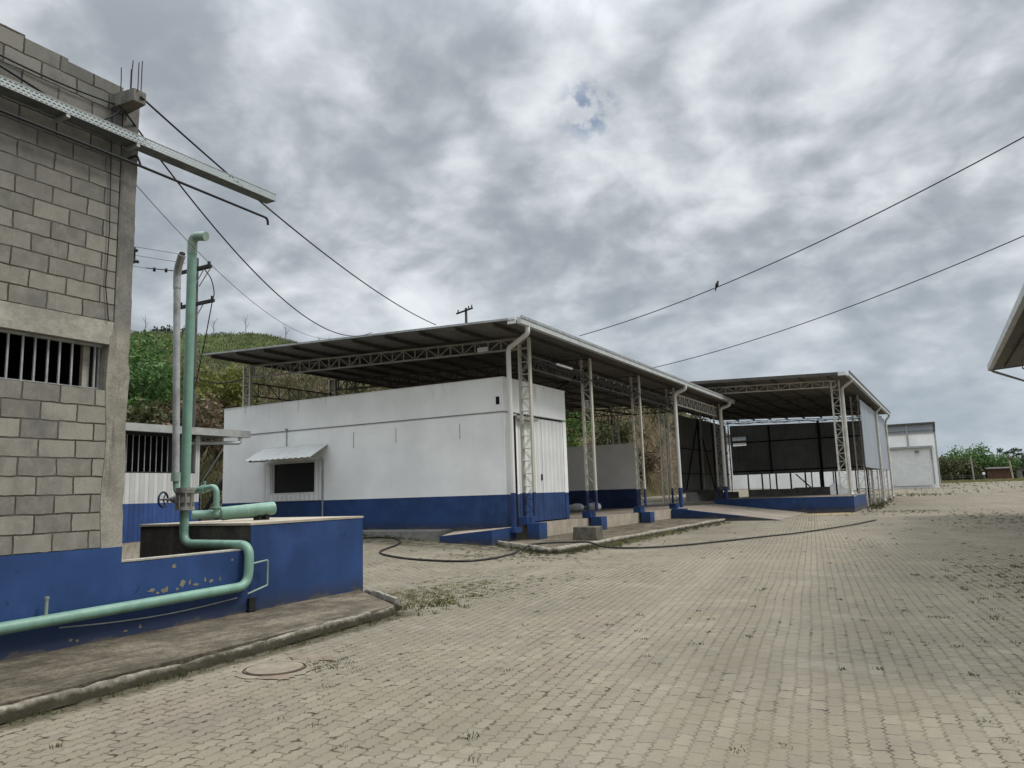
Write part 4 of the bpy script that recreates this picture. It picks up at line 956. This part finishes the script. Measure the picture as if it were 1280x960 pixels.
b = MB(); b.tube(smooth_path([(-24.7, 19.8, 10.75), (-24.3, 19.8, 10.3), (-24.1, 19.8, 9.7), (-24.2, 19.8, 9.3), (-24.7, 19.9, 7.8), (-25.2, 19.9, 6.0)], 6), .022, 6); b.build('jumper_cable', 'wire', t, True)
for k, (z, lab) in enumerate([(11.0, 'lowest'), (11.35, 'middle'), (11.7, 'highest')]):
    wire((-27.1 if k == 0 else -26.1, 18.9 if k == 0 else 20, z - (0 if k == 0 else .05)), (-32, 6, z + .9), .25, .012, lab + ' of three thin power lines left of the vent pipe', 'wire_thin')
wire((-25.4, 20, 6.5), (-22.8, 20.45, 6.3), .25, .025, 'short dark cable from the utility pole to the canopy edge')

zt = hz(-37.7, 60)
t = thing('utility_pole', (-37.7, 60, zt), 'distant utility pole top peeking above the near canopy roof', 'utility pole')
b = MB(); b.tube([(-37.7, 60, zt - .3), (-37.7, 60, 19.2)], [.2, .12], 10); b.build('pole', 'wood', t, True)
b = MB(); b.bar((-38.7, 59.85, 18.75), (-36.85, 59.85, 19.05), .12, .14); ca = b.build('crossarm', 'crossarm', t)
b = MB()
for x, z in ((-38.5, 18.8), (-37.3, 19.0), (-36.95, 19.05)): b.cyl((x, 59.85, z + .05), (x, 59.85, z + .32), .06, 8)
b.build('insulator', 'crossarm', ca)

# bird on the upper right cable
BIRD_U = .33
cp = catenary((-9.85, 22.7, 6.6), (6.0, 14.2, 8.75), .62, 400)
def cam_dx(p):
    q = p - Vector((0, 0, 1.5)); return q
B0 = cp[int(400 * BIRD_U)]
t = thing('bird', tuple(B0), 'small black bird perched on the upper cable', 'bird')
b = MB(); up = Vector((.05, .1, 1)).normalized(); side = Vector((.75, .6, 0)).normalized()
axis = (up * .9 + side * .25).normalized(); o = B0 + up * .02
pts = [o - axis * .10, o - axis * .05, o + axis * .0, o + axis * .06, o + axis * .12, o + axis * .16, o + axis * .185 , o + axis * .215, o + axis * .235]
b.tube(pts, [.012, .022, .042, .058, .055, .038, .036, .034, .008], 12); b.build('body', 'bird', t, True)
b = MB(); h = o + axis * .215; b.tube([h, h + side * .06], [.012, .002], 6); b.build('beak', 'bird', t)
b = MB(); b.tube([o + axis * .02 , o - axis * .16], [.03, .016], 6); b.build('tail', 'bird', t); t.scale = (.78, .78, .78)

# ------------------------------------------------------------------ vegetation
def leaf_cloud(centres, radii, per, size, flat=.8, seed=0):
    """leaf quads on the shells of many small clumps"""
    r = np.random.default_rng(seed); V = []; n = 0
    for c, rad in zip(centres, radii):
        k = int(per * rad * rad) + 6
        d = r.normal(size=(k, 3)); d /= np.linalg.norm(d, axis=1)[:, None]
        p = np.array(c) + d * (rad * r.uniform(.45, 1.05, (k, 1))) * np.array([1, 1, flat])
        a = r.normal(size=(k, 3)); a /= np.linalg.norm(a, axis=1)[:, None]
        bb = np.cross(a, d + r.normal(size=(k, 3)) * .6); bb /= (np.linalg.norm(bb, axis=1)[:, None] + 1e-6)
        s = size * r.uniform(.5, 1.3, (k, 1))
        V.append(np.stack([p - a * s, p + bb * s * .5, p + a * s, p - bb * s * .5], 1))
    V = np.concatenate(V).reshape(-1, 3); n = len(V) // 4
    return V, n
def mesh_quads(name, V, n, mat):
    me = bpy.data.meshes.new(name); me.vertices.add(len(V)); me.vertices.foreach_set('co', V.astype(np.float32).ravel())
    me.loops.add(4 * n); me.loops.foreach_set('vertex_index', np.arange(4 * n, dtype=np.int32))
    me.polygons.add(n); me.polygons.foreach_set('loop_start', np.arange(0, 4 * n, 4, dtype=np.int32)); me.polygons.foreach_set('loop_total', np.full(n, 4, np.int32))
    me.update(); me.validate(); me.materials.append(M[mat]); return me
def crown_clumps(rx, ry, rz_, z0, n, cr, r):
    C, RR = [], []
    while len(C) < n:
        d = r.normal(size=3); d /= np.linalg.norm(d); k = r.uniform(.25, 1.0) ** .5
        p = d * k * np.array([rx, ry, rz_]) * (1 + .25 * math.sin(3 * d[0] + 5 * d[1]))
        if p[2] < -rz_ * .75: continue
        C.append((p[0], p[1], p[2] + z0 + rz_)); RR.append(cr * r.uniform(.55, 1.35))
    return C, RR
def make_tree(name, loc, label, cat, w, h, trunk_h, mat, seed, n=26, leaf=.2, per=60, group=None, cr=None):
    r = np.random.default_rng(seed); t = thing(name, loc, label, cat, group)
    rz_ = (h - trunk_h) / 2; C, RR = crown_clumps(w / 2 * .8, w / 2 * .8, rz_ * .8, trunk_h + rz_ * .1, n, cr or w * .16, r)
    V, k = leaf_cloud(C, RR, per, leaf, .85, seed)
    ob = bpy.data.objects.new('crown', mesh_quads('crown', V, k, mat)); col.objects.link(ob); ob.parent = t; ORIGIN[ob] = Vector((0, 0, 0))
    b = MB(); z1 = trunk_h + rz_; o = Vector(loc)
    b.tube([o + Vector((0, 0, -.3)), o + Vector((.05 * w * .2, 0, trunk_h * .6)), o + Vector((0, .03 * w, z1))], [max(.04, h * .022), h * .017, h * .006], 8)
    for i in range(5):
        c = Vector(C[i * 3 % len(C)]); s = Vector((0, 0, trunk_h * r.uniform(.6, 1.2)))
        b.tube([o + s, o + s.lerp(c, .5) + Vector((0, 0, h * .03)), o + c], [h * .011, h * .007, h * .003], 5)
    b.build('trunk', 'bark', t, True)
    return t
def copy_shrub(src, loc, s, rot, label):
    c = copy_tree(src, label); c.location = loc; c.scale = (s, s, s * random.uniform(.85, 1.15)); c.rotation_euler.z = rot; return c

# individual bushes on the near slope
make_tree('bush', (-39.5, 26, hz(-39.5, 26)), 'big deep green leafy bush on the slope right of the block wall', 'bush', 8.5, 4.2, .4, 'leaf_a', 11, 44, .17, 110)
make_tree('bush', (-42, 20.5, hz(-42, 20)), 'deep green bush against the block wall edge', 'bush', 7, 4.6, .4, 'leaf_a', 12, 34, .17, 110)
make_tree('bush', (-34.2, 28.4, hz(-34.2, 28.4)), 'yellow green bush left of the near canopy roof end', 'bush', 5.0, 5.0, .6, 'leaf_b', 13, 34, .13, 150)
make_tree('bush', (-34.3, 24.2, hz(-34.3, 24.2)), 'dark green bush between green riser and yellow green bush', 'bush', 4.2, 4.6, .5, 'leaf_a', 14, 26, .15, 120)  # same leaf colour as the deep green bushes beside it
make_tree('bush', (-30.5, 19.3, hz(-30.5, 19.3)), 'olive low bush above the guard house roof', 'bush', 4.0, 2.6, .3, 'leaf_c', 15, 20, .14, 120)
make_tree('bush', (-30.2, 24.0, hz(-30.2, 24)), 'brownish dark bush behind the steel stair', 'bush', 4.0, 3.4, .3, 'leaf_d', 16, 22, .14, 120)
# bushes seen through the first canopy
SH = []
for i, (x, y, w, h, m, lab) in enumerate([(-29.5, 63, 7, 6.5, 'leaf_f', 'bright green bush on the bank seen through the second bay'),
        (-31, 55, 6, 5.5, 'leaf_a', 'dense green bush on the bank behind the white building'),
        (-27.8, 70, 6, 5.5, 'leaf_c', 'olive bush on the bank seen through the third bay'),
        (-26.4, 76, 5, 4, 'leaf_d', 'dry brown bush on the bank left of the dark cladding'),
        (-33, 66, 7, 6, 'leaf_c', 'olive bush higher on the bank behind the second column')]):
    SH.append(make_tree('bush', (x, y, hz(x, y) - .4), lab, 'bush', w, h, .4, m, 20 + i, 36, .2, 60))
# scattered shrubs over the hillside
protos = []
kinds = [('leaf_c', 3.2, 2.4, 'low olive shrub on the hillside', 'olive shrubs on the hillside'), ('leaf_d', 3.0, 2.2, 'dry brown shrub on the hillside', 'brown shrubs on the hillside'), ('leaf_e', 3.4, 2.8, 'dark green shrub on the hillside', 'dark shrubs on the hillside'), ('leaf_a', 3.2, 2.5, 'green shrub on the hillside', 'green shrubs on the hillside')]
made = {}
rs = random.Random(5)
cand = []
while len(cand) < 58:
    y = rs.uniform(22, 125); rat = rs.uniform(-1.50, -.27); x = rat * y
    if x > -29 or x < -105: continue
    u = -x - 25
    if u > 38 or (u > 20 and rs.random() < .5): continue
    cand.append((x, y))
for i, (x, y) in enumerate(cand):
    k = rs.choice([0, 0, 0, 1, 1, 1, 3]) if (-x - 25) < 35 else rs.choice([0, 0, 2, 3]); m, w, h, lab, grp = kinds[k]
    z = hz(x, y) - .3; s = rs.uniform(.6, 1.35) * (1 if (-x - 25) < 35 else .75)
    if k not in made:
        made[k] = make_tree('shrub', (x, y, z), lab, 'shrub', w, h, .25, m, 40 + k, 22, .17, 75, group=grp)
    else:
        copy_shrub(made[k], (x, y, z), s, rs.uniform(0, 6.28), lab)
# a few bare saplings on the ridge
sap = None
for i in range(9):
    x = -99 + rs.uniform(-3, 3); y = 72 + i * 7.5 + rs.uniform(-3, 3); z = hz(x, y)
    if sap is None:
        sap = thing('sapling', (x, y, z), 'bare sapling standing on the grassy ridge', 'sapling', 'bare saplings on the ridge')
        b = MB(); b.tube([(x, y, z - .2), (x, y, z + 2.6)], [.06, .02], 5)
        for k in range(6):
            a = k * 1.1; b.tube([(x, y, z + 1 + .25 * k), (x + .6 * math.cos(a), y + .6 * math.sin(a), z + 1.9 + .25 * k)], [.025, .008], 4)
        b.build('branches', 'bark', sap, True)
    else: copy_shrub(sap, (x, y, z - .1), rs.uniform(.6, 1.3), rs.uniform(0, 6), 'bare sapling standing on the grassy ridge')
# rock outcrop with bush at the left end of the ridge
make_tree('shrub', (-112, 85, hz(-112, 85) - .5), 'dark scrub on the summit at the left of the ridge', 'shrub', 9, 2.0, .1, 'leaf_e', 61, 40, .3, 24, cr=1.0)

# hill grass (stuff)
def blades(pts, hgt, wid, per, spread, seed):
    r = np.random.default_rng(seed); P = np.repeat(np.array(pts), per, 0); n = len(P)
    P = P + np.c_[r.normal(size=(n, 2)) * np.array(spread), np.zeros(n)]
    a = r.uniform(0, 2 * np.pi, n); H = (hgt if np.isscalar(hgt) else np.repeat(hgt, per)) * r.uniform(.4, 1.2, n)
    lean = r.normal(size=(n, 2)) * .45 * H[:, None]; s = np.c_[np.cos(a), np.sin(a), np.zeros(n)] * wid
    top = P + np.c_[lean, H]; mid = P + np.c_[lean * .35, H * .6]
    return np.stack([P - s, P + s, mid + s * .7, top], 1).reshape(-1, 3), n
pts = []
while len(pts) < 9000:
    y = rs.uniform(14, 125); rat = rs.uniform(-1.52, -.2); x = rat * y
    if x > -26 or x < -108: continue
    pts.append((x, y, hz(x, y) - .05))
up = [q for q in pts if q[2] > 15]; lo = [q for q in pts if q[2] <= 15]
V, n = blades(lo, .85, .05, 8, .5, 3)
ob = bpy.data.objects.new('hill_grass', mesh_quads('hill_grass', V, n, 'drygrass')); col.objects.link(ob); tag(ob, 'dry brownish grass covering the lower hillside', 'grass', kind='stuff')
V, n = blades(up, .45, .07, 8, .6, 4)
ob = bpy.data.objects.new('hill_grass', mesh_quads('hill_grass', V, n, 'hillgreen')); col.objects.link(ob); tag(ob, 'short green grass covering the hilltop', 'grass', kind='stuff')

# weeds in the paving (stuff)
def scatter(n, f):
    out = []
    for _ in range(n): out.append(f())
    return out
def near(cx, cy, sx, sy): return lambda: (cx + rs.gauss(0, sx), cy + rs.gauss(0, sy))
W = []; Hh = []
def addw(pl, h):
    for (x, y) in pl:
        if y < 2.6: continue
        W.append((x, y, pz(x, y))); Hh.append(h * rs.uniform(.4, 1.3))
def along(pts, jitter):
    def f():
        i = rs.randrange(len(pts) - 1); u = rs.random(); a, c = pts[i], pts[i + 1]
        return (a[0] + (c[0] - a[0]) * u + rs.gauss(0, jitter), a[1] + (c[1] - a[1]) * u + rs.gauss(0, jitter))
    return f
addw(scatter(200, near(-7.0, 10.9, .7, 1.0)), .02)
addw(scatter(60, near(-6.75, 9.4, .35, .5)), .035)
addw(scatter(25, near(-6.3, 8.8, .25, .25)), .05)
addw(scatter(260, along([(-8.2, 17.2), (-8.05, 20), (-8.1, 26), (-8.1, 33)], .22)), .06)
addw(scatter(160, along([(-12.6, 19.6), (-10.9, 18.65), (-8.6, 17.1)], .2)), .05)
addw(scatter(170, near(-9.2, 16.2, 1.0, .8)), .03)
addw(scatter(120, along([(-5.85, 2.5), (-6.15, 6), (-6.3, 8.2)], .06)), .035)
addw(scatter(90, along([(-22, 18.7), (-13.4, 18.6)], .15)), .10)
addw(scatter(60, near(-5.2, 5.5, .2, .14)), .014)
addw(scatter(260, near(2.0, 35, 1.0, 4)), .035)
addw(scatter(240, near(1.2, 13.5, .7, 2.8)), .03)
addw(scatter(140, near(-3.3, 54, .3, 6)), .12)
addw(scatter(60, near(-1.8, 74, 1.5, 1.5)), .12)
addw(scatter(120, near(-1.3, 43, .9, 1.4)), .05)
addw(scatter(60, lambda: (rs.uniform(-5.5, 2), rs.uniform(2.6, 9))), .022)
addw(scatter(220, lambda: (rs.uniform(-8, 4), rs.uniform(8, 40))), .028)
addw(scatter(300, lambda: (rs.uniform(-3, 14), rs.uniform(75, 118))), .12)
V, n = blades(W, np.array(Hh), .004, 16, .028, 9)
ob = bpy.data.objects.new('paving_weeds', mesh_quads('paving_weeds', V, n, 'weed')); col.objects.link(ob); tag(ob, 'small weeds sprouting from the paving joints', 'weeds', kind='stuff')
W = []; Hh = []
addw(scatter(210, near(-7.0, 10.3, .6, .9)), .024)
addw(scatter(45, near(-6.75, 9.5, .4, .6)), .032)
addw(scatter(22, near(-6.5, 9.0, .25, .3)), .05)
addw(scatter(120, along([(-8.1, 19), (-8.1, 26)], .14)), .08)
addw(scatter(60, near(-1.6, 76, 2.0, 1.5)), .12)
addw(scatter(1500, lambda: (rs.uniform(-3, 24), rs.uniform(120, 150))), .3)
V, n = blades(W, np.array(Hh), .005, 14, .04, 10)
ob = bpy.data.objects.new('grass_patch', mesh_quads('grass_patch', V, n, 'grass')); col.objects.link(ob); tag(ob, 'pale green grass tufts at the kerb corner and yard edge', 'grass', kind='stuff')

# the tree line past the yard
zf = 1.05
far_trees = [(2.2, 150, 9, 4.6, 'leaf_c', 'olive bushy tree beside the far warehouse corner'), (5.2, 156, 10, 6.4, 'leaf_a', 'tallest green tree right of the far warehouse'),
    (9.2, 158, 10, 5.4, 'leaf_a', 'wide green tree above the red brick hut'), (13.2, 165, 9, 4.6, 'leaf_a', 'lower green tree behind the concrete post at right'),
    (17, 162, 10, 5.2, 'leaf_e', 'dark green tree near the right edge behind the grey hut'), (21, 160, 9, 5.4, 'leaf_a', 'green tree at the far right edge of the yard'), (-1.5, 155, 8, 4.4, 'leaf_e', 'dark tree hidden mostly behind the warehouse side')]
for i, (x, y, w, h, m, lab) in enumerate(far_trees):
    make_tree('tree', (x, y, zf), lab, 'tree', w, h * .9, .15, m, 70 + i, 60, .26, 40)
for i, (x, y, h, lab) in enumerate([(11.2, 152, 5.4, 'thin umbrella crowned tree left of the right hand post'), (13.0, 153, 5.1, 'thin umbrella crowned tree at the right edge')]):
    t = thing('tree', (x, y, zf), lab, 'tree'); o = Vector((x, y, zf)); r = np.random.default_rng(90 + i); b = MB()
    b.tube([o, o + Vector((.1, 0, h * .55)), o + Vector((0, 0, h * .8))], [.12, .08, .04], 6); C = []
    for k in range(7):
        a = k * .9; c = Vector((1.5 * math.cos(a), 1.2 * math.sin(a), h - .5 + .35 * math.sin(k * 2.1))); C.append(tuple(c)); b.tube([o + Vector((0, 0, h * .6)), o + c], [.05, .02], 5)
    b.build('trunk', 'bark', t, True); V, n = leaf_cloud(C, [.55] * 7, 130, .16, .5, 95 + i)
    ob = bpy.data.objects.new('crown', mesh_quads('crown', V, n, 'leaf_e')); col.objects.link(ob); ob.parent = t
# hedge and huts in front of the trees
r = np.random.default_rng(5); C = [(x, 153.5 + r.uniform(-.6, .6), .7 + r.uniform(-.2, .5)) for x in np.arange(.2, 20, .4)]
t = thing('hedge', (4.5, 148, zf), 'low dark hedge along the far end of the yard', 'hedge')
V, n = leaf_cloud(C, [.85] * len(C), 120, .2, .9, 6); ob = bpy.data.objects.new('foliage', mesh_quads('foliage', V, n, 'leaf_e')); col.objects.link(ob); ob.parent = t
t = thing('brick_hut', (9.2, 147, zf), 'small red brick hut in front of the far trees', 'hut')
b = MB(); b.box(7.5, 10.6, 147, 150, 1, 2.95); b.build('wall', 'brickred', t)
b = MB(); b.hexa([(7.3, 146.7, 2.96), (10.8, 146.7, 2.96), (10.8, 150.2, 3.2), (7.3, 150.2, 3.2)], [(7.3, 146.7, 3.06), (10.8, 146.7, 3.06), (10.8, 150.2, 3.3), (7.3, 150.2, 3.3)]); b.build('roof', 'truss_dark', t)
t = thing('grey_hut', (14, 149, zf), 'low grey hut with dark openings at the far right edge', 'hut')
b = MB(); b.box(11.8, 17, 149, 152, 1, 2.9); b.build('wall', 'conc_grey', t)
b = MB(); b.box(12.4, 13.0, 148.96, 148.999, 1.6, 2.5).box(13.8, 14.4, 148.96, 148.999, 1.6, 2.5); b.build('window', 'dark', t)
b = MB(); b.box(11.6, 17.2, 148.7, 152.3, 2.91, 3.05); b.build('roof', 'truss_dark', t)
t = thing('utility_pole', (5.4, 143, zf), 'slim grey pole in front of the tallest far tree', 'pole')
b = MB(); b.tube([(5.35, 143, zf - .2), (5.25, 143, 5.2)], [.11, .08], 8); b.build('pole', 'conc', t, True)
t = thing('fence_post', (10.6, 143, zf), 'pale concrete post standing near the grey hut', 'post')
b = MB(); b.tube([(10.62, 143, zf - .2), (10.4, 143, 4.25)], [.14, .12], 8); b.build('post', 'riser', t, True)
b = MB(); b.cyl((10.4, 143, 4.25), (10.4, 143, 4.32), .16, 8); b.build('cap', 'conc_grey', t)
t = thing('marker_post', (6.75, 143, zf), 'short brown post with a round white top beside the brick hut', 'post')
b = MB(); b.cyl((6.75, 143, zf - .1), (6.75, 143, 2.0), .13, 8); b.build('post', 'brickred', t, True)
b = MB(); b.tube([(6.75, 143, 2.0), (6.75, 143, 2.1), (6.75, 143, 2.25), (6.75, 143, 2.4), (6.75, 143, 2.45)], [.1, .2, .24, .18, .05], 10); b.build('globe', 'lamp', t, True)
t = thing('wire_fence', (3.5, 142, zf), 'thin wire fence before the far hedge', 'fence')
for x in np.arange(.8, 6.9, 1.5):
    b = MB(); b.cyl((x, 142, zf - .1), (x, 142, 2.2), .04, 6); b.build('post', 'conc_grey', t)
b = MB()
for z in (1.4, 1.75, 2.1): b.bar((.8, 142, z), (6.8, 142, z), .02)
b.build('wires', 'galv', t)

# ------------------------------------------------------------------ world: overcast sky
w = bpy.data.worlds.new('World'); sc.world = w; w.use_nodes = True
SUN_EL, SUN_AZ = R(56), R(68)       # azimuth from +Y (far end) towards +X (right)
class WT(NT):
    def __init__(s): s.t = w.node_tree
t = WT(); bg = w.node_tree.nodes['Background']
sky = t.t.nodes.new('ShaderNodeTexSky'); sky.sky_type = 'NISHITA'; sky.sun_disc = False; sky.sun_elevation = SUN_EL; sky.sun_rotation = SUN_AZ; sky.air_density = 1.2; sky.dust_density = 1.5
tc = t.t.nodes.new('ShaderNodeTexCoord'); x, y, z = t.sep(tc.outputs['Generated'])
zc = t.math('MAXIMUM', z, 0.0); den = t.math('ADD', zc, .40)
pv = t.comb(t.math('DIVIDE', x, den), t.math('DIVIDE', y, den), 3.7)
def offs(v, d):
    nd = t.t.nodes.new('ShaderNodeVectorMath'); nd.operation = 'ADD'; t.l(v, nd.inputs[0]); nd.inputs[1].default_value = d; return nd.outputs[0]
# domain warp, then billowy clumps lit from the upper right
wv = t.t.nodes.new('ShaderNodeTexNoise'); wv.inputs['Scale'].default_value = 3.0; wv.inputs['Detail'].default_value = 3; t.l(pv, wv.inputs['Vector'])
ws = t.t.nodes.new('ShaderNodeVectorMath'); ws.operation = 'MULTIPLY_ADD'; t.l(wv.outputs['Color'], ws.inputs[0]); ws.inputs[1].default_value = (.10, .10, 0); t.l(pv, ws.inputs[2])
pvw = ws.outputs[0]
def clumps(v):
    a = t.noise(v, 4.6, 2, .45); b_ = t.noise(v, 10.5, 4, .5)
    a = t.math('SUBTRACT', 1.0, t.math('ABSOLUTE', t.math('MULTIPLY', t.math('SUBTRACT', a, .5), 3.4)))
    b_ = t.math('SUBTRACT', 1.0, t.math('ABSOLUTE', t.math('MULTIPLY', t.math('SUBTRACT', b_, .5), 3.0)))
    return t.math('ADD', t.math('MULTIPLY', a, .55), t.math('MULTIPLY', b_, .45))
c0 = clumps(pvw); c1 = clumps(offs(pvw, (.035, .045, 0)))
relief = t.math('MULTIPLY', t.math('SUBTRACT', c0, c1), .62)
n1 = t.noise(pvw, 5.0, 6, .5, .0); big = t.noise(pv, 2.0, 3, .5); hi = t.noise(pvw, 15, 7, .6)
dens = t.math('ADD', t.math('MULTIPLY', n1, .55), t.math('MULTIPLY', big, .50))
f = t.math('ADD', t.math('MULTIPLY', t.math('SUBTRACT', dens, .525), 2.75), t.math('ADD', t.math('MULTIPLY', c0, -.22), .60))
f = t.math('ADD', f, t.math('MULTIPLY', t.math('ADD', relief, t.math('MULTIPLY', t.math('SUBTRACT', hi, .5), .34)), t.math('ADD', .55, t.math('MULTIPLY', t.ramp(z, .05, .35), .6))))
f = t.ramp(f, -.12, 1.12)
dark = t.mix(t.ramp(z, .0, .35), (.375, .44, .50), (.335, .375, .42)); lite = t.mix(t.ramp(z, .0, .35), (.63, .69, .75), (.88, .92, .96))
cloud = t.mix(f, dark, lite)
# thin places where the blue shows
hd = Vector((-.331, .82, .465)).normalized()
dv = t.t.nodes.new('ShaderNodeVectorMath'); dv.operation = 'DISTANCE'; t.l(tc.outputs['Generated'], dv.inputs[0]); dv.inputs[1].default_value = hd
hole = t.math('MULTIPLY', t.ramp(dv.outputs['Value'], .050, .008), t.ramp(t.noise(offs(tc.outputs['Generated'], (3.3, 1.7, .4)), 30, 4, .6), .43, .58))
zen = t.math('ADD', 1.0, t.math('MULTIPLY', t.ramp(z, .50, .95), 3.8))
cs = t.t.nodes.new('ShaderNodeVectorMath'); cs.operation = 'SCALE'; t.l(cloud, cs.inputs[0]); t.l(t.math('MULTIPLY', zen, 10.0), cs.inputs['Scale'])
skyb = t.t.nodes.new('ShaderNodeVectorMath'); skyb.operation = 'SCALE'; t.l(sky.outputs[0], skyb.inputs[0]); skyb.inputs['Scale'].default_value = 1.0
hz_c = t.mix(t.math('MULTIPLY', hole, .8), cs.outputs[0], skyb.outputs[0])
below = t.ramp(z, -.02, -.10)
fin = t.mix(below, hz_c, (1.2, 1.1, .9))
t.l(fin, bg.inputs['Color']); bg.inputs['Strength'].default_value = .1

sun = bpy.data.lights.new('sun', 'SUN'); sun.energy = 2.2; sun.angle = R(14); sun.color = (1, .96, .9)
so = bpy.data.objects.new('sun', sun); col.objects.link(so)
sd = Vector((math.sin(SUN_AZ) * math.cos(SUN_EL), math.cos(SUN_AZ) * math.cos(SUN_EL), math.sin(SUN_EL)))
so.rotation_euler = sd.to_track_quat('Z', 'Y').to_euler()

# ------------------------------------------------------------------ camera
cam = bpy.data.cameras.new('camera'); cam.sensor_width = 36; cam.sensor_fit = 'HORIZONTAL'; cam.lens = 948 / 1280 * 36; cam.clip_start = .05; cam.clip_end = 4000
co = bpy.data.objects.new('camera', cam); col.objects.link(co)
Xc = Vector((.873916, -.09695963, -.47630836)); Yc = Vector((.48503489, .10981922, .86757184)); Zc = Vector((-.03181163, -.98921108, .14300158))
right = Vector((Xc[0], Yc[0], Zc[0])); down = Vector((Xc[1], Yc[1], Zc[1])); fwd = Vector((Xc[2], Yc[2], Zc[2]))
m = Matrix((right, -down, -fwd)).transposed().to_4x4(); m.translation = (0, 0, 1.5); co.matrix_world = m
sc.camera = co
sc.view_settings.view_transform = 'Standard'; sc.view_settings.look = 'None'; sc.view_settings.exposure = 0
sc.render.engine = 'CYCLES'
